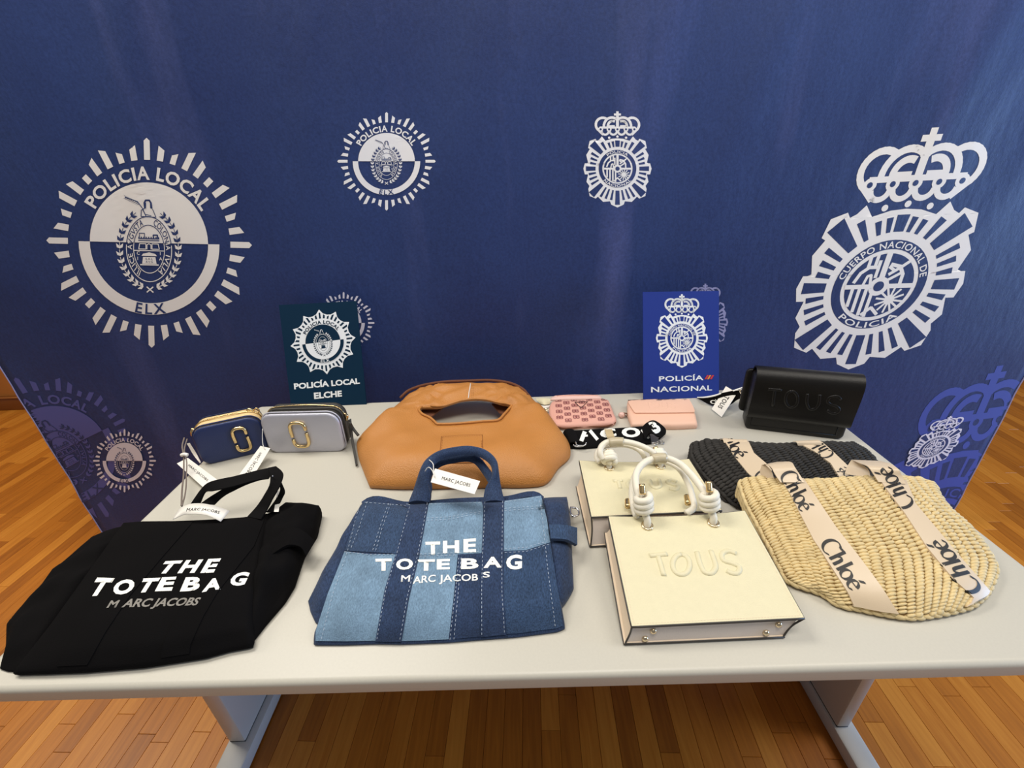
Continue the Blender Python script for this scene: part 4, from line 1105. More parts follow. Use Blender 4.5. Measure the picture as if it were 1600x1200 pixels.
def build_camera_bags():
    g = 'small boxy camera bags at the back left'
    t, fr, w = camera_bag('boxy navy leather camera bag with gold zip and gold loop emblem', C1(292, 694), C1(808, 570), .1, .058, M['navy_leather'], M['navy_leather'], M['zip'], .66, g, .22, .93)
    # zip pull at the left with a taupe leather cord hanging over the table
    zx = fr(-.004, .036, .072)
    tube('zip_slider', [fr(.0, .034, .088), fr(-.004, .036, .08), fr(-.007, .034, .07)], [.004, .006, .004], M['gold'], t, 8, 10)
    tube('zip_slider', [fr(w*.82, .036, .103), fr(w*.86, .036, .106), fr(w*.9, .036, .102)], [.003, .005, .003], M['gold'], t, 8, 10)
    tube('strap_ring', [fr(w-.014, .04, .098), fr(w-.006, .04, .104), fr(w-.001, .04, .096), fr(w-.008, .04, .090)], .0016, M['gold'], t, 6, 24, True)
    A = lambda q: [at(*p) for p in pz(C1, q)]
    l = tube('pull_cord', A([(140, 470, T+.075), (124, 530, T+.065), (134, 600, T+.055), (136, 720, T+.04), (122, 880, T+.045), (118, 1000, T+.055)]), .0016, M['cordgrey'], t, 8, 30)
    tube('pull_cord', A([(162, 480, T+.075), (140, 570, T+.064), (156, 640, T+.052), (156, 760, T+.04), (148, 900, T+.045), (122, 1005, T+.055)]), .0014, M['cordgrey'], t, 8, 30)
    tube('cord_knot', A([(118, 606, T+.058), (140, 600, T+.06), (165, 606, T+.058)]), .0042, M['tag'], l, 8, 10)
    ribbon('end_tab', A([(160, 515, T+.05), (215, 610, T+.02), (262, 668, T+.006)]), A([(182, 510, T+.05), (238, 600, T+.02), (268, 662, T+.006)]), .002, M['tag'], t, 10, 1)
    tag_card(t, pz(C1, [(82, 672, T+.016), (292, 862, T+.012), (400, 800, T+.012), (168, 628, T+.016)]), 'MARC JACOBS', [C1(*q) for q in [(168, 690), (318, 812), (330, 796), (180, 676)]])
    t, fr, w = camera_bag('boxy silver leather camera bag with charcoal sides and gold loop emblem', C1(808, 592), C1(1402, 580), .108, .058, M['silver_leather'], M['char_leather'], M['char_leather'], .47, g)
    tube('strap_ring', [fr(-.002, .03, .084), fr(-.008, .03, .084), fr(-.008, .03, .064), fr(-.002, .03, .064)], .0026, M['gold'], t, 6, 20)
    tube('zip_slider', [fr(w+.001, .035, .09), fr(w+.005, .036, .082), fr(w+.002, .036, .07)], [.003, .005, .003], M['gold'], t, 8, 10)
    # hanging strap at the right
    ribbon('strap', A([(1425, 330, T+.07), (1445, 500, T+.03), (1462, 600, T+.012), (1478, 690, T+.006)]), A([(1440, 320, T+.07), (1462, 490, T+.03), (1482, 590, T+.012), (1494, 680, T+.006)]), .004, M['char_leather'], t, 16, 2)
    tube('strap_loop', A([(1432, 350, T+.075), (1460, 400, T+.055), (1490, 440, T+.045), (1500, 452, T+.042)]), .0035, M['char_leather'], t, 8, 20)
    tag, s2 = tag_card(t, pz(C1, [(570, 756, T+.004), (690, 752, T+.004), (812, 552, T+.034), (736, 534, T+.034)]), None, None)
    decal('lettering', s2, [(text_quad('MARC JACOBS', [C1(*q) for q in [(748, 592), (640, 765), (614, 752), (728, 584)]], .01, 1.08), 0)], [M['ink_black']], tag, 5, .0004)
    tube('string', A([(752, 400, T+.075), (750, 470, T+.055), (756, 530, T+.04), (770, 562, T+.033)]), .0008, M['string'], tag, 6, 16)
build_camera_bags()

# ================================================================== wallets
def build_wallets():
    f = CW; P = lambda q: [f(*p) for p in q]
    t = thing('zip_wallet', 'dusty pink zip wallet with plum monogram pattern beside the tan handbag', 'wallet', at(*f(650, 560), T))
    o, sf, tv, _ = pillow('body', pz(f, [(318, 588, T+.012), (400, 594, T+.013), (660, 588, T+.013), (900, 574, T+.013), (1020, 562, T+.012)]), pz(f, [(1020, 562, T+.012), (1052, 530, T+.014), (1030, 450, T+.017), (985, 330, T+.017), (962, 282, T+.016)]),
           pz(f, [(262, 300, T+.016), (300, 290, T+.017), (600, 282, T+.018), (920, 272, T+.017), (962, 282, T+.016)]), pz(f, [(318, 588, T+.012), (270, 540, T+.014), (232, 440, T+.016), (240, 340, T+.016), (262, 300, T+.016)]), .007, M['mono'], t, 36, 24, 4, rim=.002, smooth=True)
    h = homog([(0, 0), (4, 0), (4, 4), (0, 4)], P([(258, 585), (1085, 555), (1000, 258), (240, 276)]))
    dk, lt = [], []
    for r in range(9):
        for k in range(5):
            x, y = k+.5-(.5 if r % 2 else 0), 3.85-r*.475
            if not (.1 < x < 3.95 and .1 < y): continue
            for dx, dy in ((-.095, .11), (.095, .11), (.095, -.11), (-.095, -.11)):
                dk += [[h(*q) for q in p] for p in ringp(x+dx, y+dy, .11, .06, 12, e=1.4)]
            dk += [[h(*q) for q in circ(x, y, .05, None, 8)]]
    for k in range(-5, 6):
        for a in (.05, .115):
            lt += [[h(*q) for q in p] for p in stroke([(k+a, 0), (k+a+4.2, 4)], .05)]+[[h(*q) for q in p] for p in stroke([(k+a+4.2, 0), (k+a, 4)], .05)]
    ok = lambda p: all(f(235, 0)[0] < x < f(1050, 0)[0] for x, y in p)
    decal('monogram', sf, [([p for p in lt if ok(p)], 1), ([p for p in dk if ok(p)], 0)], [M['mono_dark'], M['mono_light']], t, 10, .0005)
    decal('triangle_badge', sf, [(sum([[[q for q in p]] for p in stroke(P([(545, 312), (705, 306), (622, 384)]), .9, True)], []), 0)], [M['gold']], t, 10, .0012)
    ed = [at(*q) for q in pz(f, [(232, 400, T+.010), (240, 480, T+.009), (290, 590, T+.008), (345, 622, T+.007), (660, 612, T+.007), (1000, 590, T+.007), (1050, 560, T+.008)])]
    tube('zip', ed, .0022, M['tan_in'], t, 8, 40)
    tube('zip_pull', [at(*q) for q in pz(f, [(232, 400, T+.012), (200, 395, T+.012), (165, 385, T+.012), (178, 410, T+.012), (205, 420, T+.012)])], .0016, M['palegold'], t, 8, 20)
    # pale flap wallet far behind it
    t = thing('wallet', 'pale pink wallet lying flat behind the monogram wallet at the back edge', 'wallet', at(*f(560, 240), T))
    o, sf, tv, _ = pillow('body', pz(f, [(244, 268, T+.006), (560, 262, T+.007), (880, 256, T+.006)]), pz(f, [(880, 256, T+.006), (872, 232, T+.007), (838, 218, T+.007)]), pz(f, [(300, 224, T+.007), (540, 214, T+.009), (838, 218, T+.007)]), pz(f, [(244, 268, T+.006), (255, 246, T+.006), (300, 224, T+.007)]), .003, M['pinkpale'], t, 20, 10, 4, rim=.001)
    stq = [h.near(*f(x, y), T+.01) for h in [sf] for x, y in ((320, 232), (560, 224), (830, 226))]
    tube('flap_edge', [p+n*.001 for p, n in stq], .0012, M['mono'], t, 6, 20)
    # slip of cream paper
    t = thing('paper_slip', 'small crumpled cream paper slip between tan handbag and monogram wallet', 'paper', at(*f(150, 300), T))
    A = [at(*q) for q in pz(f, [(60, 262, T+.010), (140, 256, T+.016), (240, 262, T+.012)])]; B = [at(*q) for q in pz(f, [(110, 330, T+.004), (170, 340, T+.008), (232, 330, T+.004)])]
    sl = ribbon('sheet', A, B, .0006, M['cream'], t, 14, 4, sag=.003)
    ribbon('sheet_fold', [p+V((0, 0, -.003)) for p in B], [at(*q) for q in pz(f, [(150, 385, T+.001), (190, 380, T+.003), (225, 370, T+.001)])], .0006, M['tag'], t, 10, 2)
    # charm
    t = thing('charm', 'tiny pink bobble charm lying left of the pink flap wallet', 'charm', at(*f(1130, 500), T))
    c = at(*f(1128, 468), T+.008)
    bm = bmesh.new(); bmesh.ops.create_icosphere(bm, subdivisions=3, radius=.008)
    for v in bm.verts: v.co *= 1+.22*noise.noise(v.co*420)
    bm.verts.index_update(); vv = [v.co+c for v in bm.verts]; ff = [tuple(v.index for v in q.verts) for q in bm.faces]; bm.free()
    mk('bobble', vv, ff, M['pinkpale'], t)
    tube('ring', [c+V((.008, 0, .002)), c+V((.013, .003, .004)), c+V((.016, .001, 0)), c+V((.012, -.003, -.003))], .0012, M['tan_in'], t, 6, 20, True)
    tube('cord', [c+V((.004, .004, .004)), c+V((.012, .008, .001)), c+V((.02, .009, -.005))], .001, M['tan_in'], t, 6, 14)
    # pink flap wallet
    f = C3; P = lambda q: [f(*p) for p in q]
    t = thing('flap_wallet', 'plain rose pink flap wallet in front of the royal blue placard', 'wallet', at(*f(1130, 430), T))
    o, sf, tv, _ = pillow('body', pz(f, [(846, 412, T+.016), (1000, 414, T+.017), (1250, 416, T+.017), (1424, 408, T+.016)]), pz(f, [(1424, 408, T+.016), (1408, 330, T+.022), (1380, 260, T+.022), (1350, 205, T+.02)]), pz(f, [(806, 212, T+.02), (1000, 206, T+.021), (1350, 205, T+.02)]), pz(f, [(846, 412, T+.016), (812, 310, T+.02), (806, 212, T+.02)]), .003, M['pink'], t, 30, 20, 6, rim=.002)
    o = patch('flap', sf, P([(800, 206), (806, 200), (1000, 197), (1346, 194), (1356, 202), (1408, 300), (1408, 314), (1396, 320), (1100, 326), (876, 326), (862, 318), (820, 250)]), .0045, M['pink'], t, 8, T+.02)
    s2 = Surf([v.co+t.location for v in o.data.vertices], [tuple(p.vertices) for p in o.data.polygons])
    emboss(o, s2, [[(960, 226), (1020, 224)], [(990, 226), (1000, 276)], ov(1062, 250, 26, 24), [(1110, 226), (1118, 262), (1140, 274), (1160, 262), (1154, 224)], [(1226, 232), (1200, 224), (1184, 236), (1212, 250), (1232, 262), (1214, 274), (1188, 270)]], f, .0016, .0011, M['pink'], 7)
build_wallets()

# ================================================================== folded webbing strap
def build_strap():
    f = C3; P = lambda q: [f(*p) for p in q]
    t = thing('shoulder_strap', 'folded black webbing strap with big white letters and paper band', 'strap', at(*f(650, 600), T))
    o, sf, tv, _ = pillow('webbing', pz(f, [(286, 618, T+.006), (420, 618, T+.007), (560, 602, T+.008), (900, 578, T+.008), (1010, 572, T+.008)]), pz(f, [(1010, 572, T+.008), (1000, 500, T+.016), (960, 432, T+.018)]), pz(f, [(262, 466, T+.016), (340, 470, T+.018), (500, 460, T+.02), (740, 448, T+.02), (960, 432, T+.018)]), pz(f, [(286, 618, T+.006), (236, 510, T+.012), (262, 466, T+.016)]), .004, M['webbing'], t, 40, 16, 6, rim=.002)
    ribbon('strap_fold', [at(*q) for q in pz(f, [(232, 494, T+.012), (248, 470, T+.022), (300, 464, T+.024), (330, 478, T+.022)])], [at(*q) for q in pz(f, [(288, 590, T+.012), (300, 580, T+.018), (350, 575, T+.02), (372, 570, T+.02)])], .004, M['webbing'], t, 16, 3)
    A = [at(*q) for q in pz(f, [(930, 452, T+.020), (980, 405, T+.030), (1030, 386, T+.036), (1090, 415, T+.030), (1142, 475, T+.018), (1135, 505, T+.010)])]
    B = [at(*q) for q in pz(f, [(960, 548, T+.018), (1000, 500, T+.028), (1030, 500, T+.034), (1060, 520, T+.026), (1090, 540, T+.014), (1080, 552, T+.008)])]
    vs, fs = ribbon_geo(A, B, .004, 24, 4); lp = autosmooth(fixn(mk('strap_fold', vs, fs, M['webbing'], t)), .9); s3 = Surf(vs, fs)
    W_ = text_quad('A', P([(375, 565), (545, 552), (485, 458), (415, 462)]), .05)
    W_ = stroke(P([(392, 562), (430, 462)]), 6.5)+stroke(P([(398, 525), (445, 520)]), 3)+stroke(P([(470, 478), (532, 552)]), 5)
    W_ += text_quad('C', P([(560, 545), (705, 520), (690, 455), (552, 462)]), .05)+text_quad('O', P([(758, 532), (925, 524), (905, 446), (742, 452)]), .05)+stroke(P([(930, 470), (985, 535), (1010, 525)]), 4)
    decal('lettering', sf, [(W_, 0)], [M['ink_white']], t, 6, .001)
    decal('lettering', s3, [(text_quad('3', P([(1040, 500), (1108, 462), (1040, 392), (985, 405)]), .05), 0)], [M['ink_white']], lp, 6, .0006)
    ribbon('paper_band', [at(*q) for q in pz(f, [(596, 455, T+.020), (606, 490, T+.0275), (618, 530, T+.0255), (628, 556, T+.018)])], [at(*q) for q in pz(f, [(662, 452, T+.020), (672, 488, T+.0275), (685, 526, T+.0255), (694, 552, T+.018)])], .0008, M['kraft'], t, 16, 2)
    tube('hook', [at(*q) for q in pz(f, [(340, 575, T+.026), (350, 600, T+.018), (385, 606, T+.018), (425, 600, T+.018), (436, 580, T+.022)])], .0016, M['silvermetal'], t, 8, 30)
    tube('hook', [at(*q) for q in pz(f, [(318, 600, T+.014), (340, 612, T+.010), (385, 614, T+.010), (410, 608, T+.012)])], .002, M['silvermetal'], t, 8, 20)
    for x, y in ((1040, 590), (1075, 582), (1108, 578)):
        c = at(*f(x, y), T+.003); tube('chain_link', [c+V((.006*math.cos(a), .005*math.sin(a), .001*math.sin(2*a))) for a in (0, 1.05, 2.1, 3.14, 4.2, 5.2)], .0009, M['silvermetal'], t, 6, 18, True)
build_strap()

# ================================================================== black embossed shoulder bag
def build_black_bag():
    f = C4
    a, b = at(*f(98, 764), T), at(*f(1272, 906), T); w = (b-a).length
    t = thing('shoulder_bag', 'black leather flap shoulder bag standing upright with raised lettering', 'handbag', (a+b)/2)
    fr = frame_fn(a, b-a, .0)
    slab('body', rrect(w, .145, .012, 4, 0, 0), .002, .052, fr, M['black_leather'], t, .004)
    slab('back_pocket', rrect(w*.98, .12, .012, 4, -.012, .022), .052, .064, fr, M['black_leather'], t, .003)
    # flap: a sheet that rolls over the top and hangs down the front
    prof = [(.0, .036), (-.0035, .040), (-.0045, .06), (-.0055, .10), (-.005, .125), (-.002, .145), (.006, .157), (.018, .163), (.032, .162), (.045, .155), (.054, .14), (.056, .11)]
    pc = cat_rom([V((0, y, z)) for y, z in prof], 34); th = .003
    vs = []; nx = 24; rows = len(pc)
    def off(i):
        d = pc[min(i+1, rows-1)]-pc[max(i-1, 0)]; return V((0, -d.z, d.y)).normalized()
    for i in range(rows):
        for k in range(nx+1):
            x = -.002+(w+.006)*k/nx+.004*(i/rows); p = pc[i]; vs.append(fr(x, p.y, p.z))
    N = len(vs); W_ = nx+1
    for i in range(rows):
        o_ = off(i)*-th
        for k in range(nx+1):
            x = -.002+(w+.006)*k/nx+.004*(i/rows); p = pc[i]+o_; vs.append(fr(x, p.y, p.z))
    fs = []
    for i in range(rows-1):
        for k in range(nx):
            q = i*W_+k; fs.append((q, q+1, q+W_+1, q+W_)); fs.append((N+q, N+q+W_, N+q+W_+1, N+q+1))
        for k in (0, nx): q = i*W_+k; fs.append((q, q+W_, N+q+W_, N+q))
    for i in (0, rows-1):
        for k in range(nx): q = i*W_+k; fs.append((q, q+1, N+q+1, N+q))
    fl = autosmooth(fixn(mk('flap', vs, fs, M['black_leather'], t)), .9)
    sf = Surf(vs, fs)
    emboss(fl, sf, [[(382, 290), (545, 304)], [(462, 298), (436, 495)], ov(662, 412, 74, 96), [(852, 345), (846, 470), (880, 528), (932, 528), (978, 480), (1000, 356)], [(1250, 420), (1225, 385), (1165, 378), (1108, 396), (1090, 440), (1135, 476), (1200, 498), (1232, 540), (1190, 578), (1125, 572), (1085, 540)]], f, .0042, .0026, M['black_leather'], 10)
    G = Geo()
    for p, q in (((.012, .014), (.012, .034)), ((w-.018, .012), (w-.018, .034)), ((.012, .012), (w-.018, .012))):
        P3 = [fr(p[0], .0015, p[1]), fr(q[0], .0015, q[1])]; G.add(*tube_geo(P3, .0007, 6))
    mk('seam', G.v, G.f, M['black_leather'], t)
    # webbing strap with white edges, clip and tag
    g = CT; A = lambda q: [at(*p) for p in pz(g, q)]
    sv, sfc = ribbon_geo(A([(112, 490, T+.003), (300, 478, T+.022), (560, 415, T+.04), (880, 345, T+.056), (960, 330, T+.06)]), A([(118, 500, T+.001), (412, 640, T+.004), (720, 632, T+.008), (860, 540, T+.03), (975, 490, T+.045)]), .002, 24, 4)
    st = autosmooth(fixn(mk('strap', sv, sfc, M['webbing'], t)), .9); s4 = Surf(sv, sfc)
    ribbon('strap_edge', A([(112, 486, T+.004), (300, 474, T+.024), (450, 445, T+.034), (560, 408, T+.042)]), A([(118, 500, T+.004), (300, 494, T+.023), (450, 464, T+.033), (560, 424, T+.041)]), .0022, M['ink_white'], st, 14, 1)
    decal('lettering', s4, [(text_quad('OJ', [g(405, 625), g(500, 575), g(455, 520), g(320, 560)], .02), 0)], [M['ink_white']], st, 6, .0006)
    ribbon('strap_edge', A([(780, 362, T+.055), (950, 300, T+.062), (1150, 245, T+.072)]), A([(790, 380, T+.054), (960, 318, T+.06), (1150, 268, T+.07)]), .002, M['ink_white'], st, 14, 1)
    tube('clip', A([(985, 395, T+.055), (1030, 390, T+.057), (1070, 375, T+.058), (1120, 385, T+.06)]), [.003, .006, .007, .004], M['gold'], t, 10, 16)
    tube('clip', A([(1060, 345, T+.062), (1090, 300, T+.068), (1140, 262, T+.074)]), .0018, M['palegold'], t, 8, 14)
    tube('strap_ring', A([(905, 370, T+.055), (990, 355, T+.056), (1010, 480, T+.045), (985, 498, T+.045)]), .0018, M['palegold'], t, 8, 24, True)
    tag, s2 = tag_card(t, pz(g, [(384, 712, T+.004), (570, 862, T+.003), (862, 412, T+.045), (652, 282, T+.048)]), None, None)
    decal('lettering', s2, [(text_quad('TOUS', [g(640, 455), g(498, 672), g(572, 718), g(722, 494)], .02, 1.1), 0)], [M['ink_black']], tag, 5, .0004)
    tube('string', A([(770, 380, T+.047), (850, 360, T+.056), (960, 345, T+.06), (1040, 350, T+.06)]), .0009, M['string'], tag, 6, 16)
build_black_bag()

# ================================================================== cream grained bags
def quad_slab(name, c4, th, mt, parent, nx=20, ny=16, dip=0.0, r=.0):
    """a thin panel from four world corners BL BR TR TL; its upper edge dips in the middle"""
    vs = []
    for j in range(ny+1):
        for i in range(nx+1):
            u, v = i/nx, j/ny
            p = c4[0].lerp(c4[1], u).lerp(c4[3].lerp(c4[2], u), v)
            p = p+(c4[0]-c4[3])*(dip*v**6*4*u*(1-u))
            p.z += .0025*math.sin(PI*u)*math.sin(PI*v)
            vs.append(p)
    N = len(vs); W_ = nx+1; top = list(vs)
    vs = vs+[p-V((0, 0, th)) for p in vs]; fs = []
    for j in range(ny):
        for i in range(nx):
            q = j*W_+i; fs.append((q, q+1, q+W_+1, q+W_)); fs.append((N+q, N+q+W_, N+q+W_+1, N+q+1))
        for i in (0, nx): q = j*W_+i; fs.append((q, q+W_, N+q+W_, N+q))
    for j in (0, ny):
        for i in range(nx): q = j*W_+i; fs.append((q, q+1, N+q+1, N+q))
    tf = [f for f in fs if max(f) < N]
    loop = [top[i] for i in range(nx+1)]+[top[j*W_+nx] for j in range(1, ny+1)]+[top[ny*W_+i] for i in range(nx-1, -1, -1)]+[top[j*W_] for j in range(ny-1, 0, -1)]
    return autosmooth(fixn(mk(name, vs, fs, mt, parent)), .8), Surf(top, tf), loop
def knot(parent, c, ax, R_, r, ln, turns=3):
    """a rope wound round itself"""
    ax = ax.normalized(); e1 = ax.orthogonal().normalized(); e2 = ax.cross(e1)
    n = turns*18; P = []
    for i in range(n+1):
        a = 2*PI*i/18; k = (i/n-.5); rr = R_*(1-.12*abs(2*k)**2)
        P.append(c+e1*(rr*math.cos(a))+e2*(rr*math.sin(a))+ax*(k*(ln-r)))
    return mk('knot', *tube_geo(P, r, 10), M['rope'], parent)
def cream_bag(label, f, front, hs, back, bz, studs, eyes, knots, handles, ends, tape, word, dip):
    h = sum(hs)/4; c4 = [at(*f(*p), T+k) for p, k in zip(front, hs)]; b4 = [at(*f(*p), T+k) for p, k in zip(back, bz)]
    t = thing('handbag', label, 'handbag', ((b4[0]+b4[1])/2).xy.to_3d()+V((0, 0, T)), 'cream rope handle handbags')
    fp, sf, loop = quad_slab('front_panel', c4, .004, M['cream'], t, dip=dip)
    mk('edge_paint', *tube_geo([p-V((0, 0, .0022)) for p in loop], .0021, 6, True), M['edge'], fp)
    ins = lambda a, b, k: a.lerp(b, k)
    # box body between the panels
    cc = sum(c4, V())/4; cb = sum(b4, V())/4
    up = [p.lerp(cc, .035)-V((0, 0, .004)) for p in c4]; dn = [V((p.x, p.y, p.z-.002)).lerp(V((cb.x, cb.y, p.z-.002)), .012) for p in b4]
    mid = [u.lerp(d, .5).lerp(V((cc.x, cc.y, (u.z+d.z)/2)), .03 if i in (2, 3) else .0) for i, (u, d) in enumerate(zip(up, dn))]
    vs = up+mid+dn; fs = []; mi = []
    for k in range(4):
        q = (k+1) % 4
        for l in (0, 4): fs.append((l+k, l+q, l+4+q, l+4+k)); mi.append(0 if k == 0 else 1)
    fs += [(0, 3, 2, 1), (8, 9, 10, 11)]; mi += [0, 1]
    bd = mk('body', vs, fs, [M['cream_bottom'], M['cream_side']], t, False, mi); fixn(bd)
    sb = Surf(vs, fs)
    bp, s2, loop2 = quad_slab('back_panel', [V((p.x, p.y, p.z+.0015)) for p in b4], .0035, M['cream_side'], t, 8, 8)
    mk('edge_paint', *tube_geo([p-V((0, 0, .0018)) for p in loop2], .0018, 6, True), M['edge'], bp)
    # corner notch edges between front panel and base
    for k in (0, 1): tube('edge_paint', [c4[k]-V((0, 0, .003)), up[k].lerp(dn[k], .45), dn[k]+V((0, -.001, .002))], .0014, M['edge'], bd, 6, 12)
    G = Geo()
    for k in range(4):
        a, b = c4[k].lerp(cc, .03), c4[(k+1) % 4].lerp(cc, .03)
        if k == 2: continue
        n = int((b-a).length/.0042)
        for i in range(n):
            p, q = a.lerp(b, i/n), a.lerp(b, (i+.6)/n)
            hp = sf.b.find_nearest(p)[0]; hq = sf.b.find_nearest(q)[0]
            s = (hq-hp).cross(V((0, 0, 1))).normalized()*.0004; u = V((0, 0, .0006))
            G.add([hp-s, hp+s, hq+s, hq-s, hp+u, hq+u], [(0, 4, 5, 3), (4, 1, 2, 5)])
    o = mk('stitching', G.v, G.f, M['cream_side'], t); o['kind'] = 'stuff'
    for x, y in studs:
        hh = sb.hit(*f(x, y))
        if hh:
            p, nn = hh; mk('stud', *tube_geo([p-nn*.001, p+nn*.002, p+nn*.0035, p+nn*.0042], [.0048, .0046, .0032, .0008], 12), M['palegold'], t)
    emboss(fp, sf, word, f, .0046, .0016, M['cream'], 10)
    for (ex, ey), (kx, ky, kz, kx2, ky2, kz2) in zip(eyes, knots):
        p, nn = sf.near(*f(ex, ey), T+h)
        e1 = nn.orthogonal().normalized(); e2 = nn.cross(e1)
        tube('eyelet', [p+nn*.001+(e1*math.cos(a)+e2*math.sin(a))*.0082 for a in [2*PI*i/8 for i in range(8)]], .0022, M['palegold'], t, 8, 32, True)
        mk('eyelet_hole', *tube_geo([p+nn*.0004, p+nn*.001], .0066, 16), M['edge'], t)
        k0, k1 = at(*f(kx, ky), T+kz), at(*f(kx2, ky2), T+kz2)
        tube('cord', [p-nn*.003, p+nn*.010+V((0, .004, 0)), k0.lerp(k1, .15), k0.lerp(k1, .8)], .0062, M['rope'], t, 10, 24)
        knot(t, k0.lerp(k1, .5), k1-k0, .0118, .0062, (k1-k0).length)
    up_ = lambda q: [at(x_, y_, T+z_) for x_, y_, z_ in pz(f, q)]
    for q, r in handles: tube('handle', up_(q), r, M['rope'], t, 10, 70)
    for q in ends: tube('ferrule', up_(q), .0052, M['gold'], t, 12, 6)
    for q in tape: tube('clear_tape', up_(q), .0092, M['plastic'], t, 12, 8)
def build_cream():
    f = C7
    cream_bag('cream handbag with rope handle lying at the table front', f, [(368, 1056), (1290, 1010), (972, 438), (243, 468)], (.037, .037, .064, .064), [(326, 1152), (1182, 1114), (960, 520), (222, 560)], (.0032, .0032, .030, .030),
        [(482, 1081), (438, 1122), (1152, 1046), (1084, 1090)], [(450, 520), (803, 505)], [(432, 452, .076, 428, 352, .110), (786, 438, .076, 780, 338, .110)],
        [([(412, 380, .095), (392, 310, .105), (392, 240, .115), (420, 195, .122), (470, 165, .126), (550, 157, .126), (620, 185, .122), (680, 240, .115), (735, 310, .105), (770, 360, .098)], .0062),
         ([(392, 470, .07), (372, 400, .072), (368, 320, .08), (385, 250, .09), (430, 190, .1), (520, 170, .105), (610, 205, .1), (668, 290, .088), (692, 370, .076), (700, 420, .068), (660, 452, .066)], .0056)],
        [[(426, 352, .110), (421, 296, .122)], [(784, 340, .110), (778, 282, .122)], [(668, 402, .07), (662, 360, .072)], [(346, 420, .068), (345, 382, .070)]],
        [[(478, 162, .126), (510, 156, .127), (548, 157, .126)]],
        [[(462, 680), (556, 671)], [(508, 680), (540, 788)], ov(632, 727, 46, 54), [(716, 660), (736, 730), (760, 770), (795, 772), (816, 745), (808, 700), (790, 652)], [(926, 668), (880, 655), (848, 672), (856, 702), (905, 720), (945, 745), (936, 770), (905, 774), (875, 760)]], .03)
    f = CQ
    pr = lambda q: [(x, y, z) for x, y, z in q]
    cream_bag('cream handbag with rope handle partly covered by the front cream bag', f, [(217, 866), (1500, 800), (1178, 298), (97, 312)], (.055, .055, .055, .055), [(200, 1162), (1440, 1080), (1150, 560), (66, 572)], (.0032,)*4,
        [], [(392, 388), (896, 374)], [(398, 342, .070, 386, 236, .082), (892, 328, .070, 868, 220, .082)],
        [([(330, 300, .08), (302, 240, .09), (312, 180, .098), (360, 138, .103), (450, 124, .106), (560, 130, .106), (680, 160, .102), (770, 200, .096), (840, 245, .088)], .0062),
         ([(300, 330, .064), (268, 290, .066), (276, 230, .074), (330, 180, .082), (450, 160, .086), (580, 165, .086), (660, 195, .08), (715, 240, .074), (740, 285, .066)], .0054)],
        [[(382, 236, .084), (372, 206, .088)], [(858, 218, .084), (846, 182, .088)]], [[(390, 134, .104), (450, 125, .106), (530, 128, .106)]],
        [[(430, 515), (520, 512)], [(478, 515), (500, 590)], ov(620, 545, 46, 40), [(790, 505), (810, 565), (850, 585), (890, 570), (880, 500)], [(1060, 525), (1000, 505), (960, 525), (1010, 550), (1070, 570), (1050, 600), (980, 590)]], .05)
build_cream()

# ================================================================== woven baskets
def script_word():
    """five letters drawn with a broad nib; returns quads and the word width, x-height letters on a unit-high line"""
    el = lambda cx, cy, rx, ry, a0, a1, n=22: [(cx+rx*math.cos(math.radians(a0+(a1-a0)*i/n)), cy+ry*math.sin(math.radians(a0+(a1-a0)*i/n))) for i in range(n+1)]
    S = [el(.36, .48, .36, .52, 48, 312), [(.64, .86), (.66, .98)],
         [(.74, .98), (.82, 1.0), (.82, 0)], [(.82, .42), (.92, .6), (1.02, .64), (1.1, .56), (1.12, .4), (1.12, 0)], [(1.34, .98), (1.42, 1.0), (1.42, 0)],
         el(1.8, .31, .24, .33, 90, 450), [(2.18, .34), (2.56, .38)], el(2.38, .31, .22, .33, 12, 320), [(2.36, .74), (2.52, .98)]]
    nx, ny = .085, .016; out = []
    for P in S:
        for a, b in zip(P, P[1:]):
            out.append([(a[0]-nx, a[1]-ny), (a[0]+nx, a[1]+ny), (b[0]+nx, b[1]+ny), (b[0]-nx, b[1]-ny)])
        out += stroke(P, .06)
    # keep only true quads
    return [q for q in out if abs(sum(q[i][0]*q[(i+1) % 4][1]-q[(i+1) % 4][0]*q[i][1] for i in range(4))) > 1e-5], 2.62
def script_quad(quad):
    q, wd = script_word(); h = homog([(0, 0), (wd, 0), (wd, 1), (0, 1)], quad)
    return [[h(*p) for p in s] for s in q]
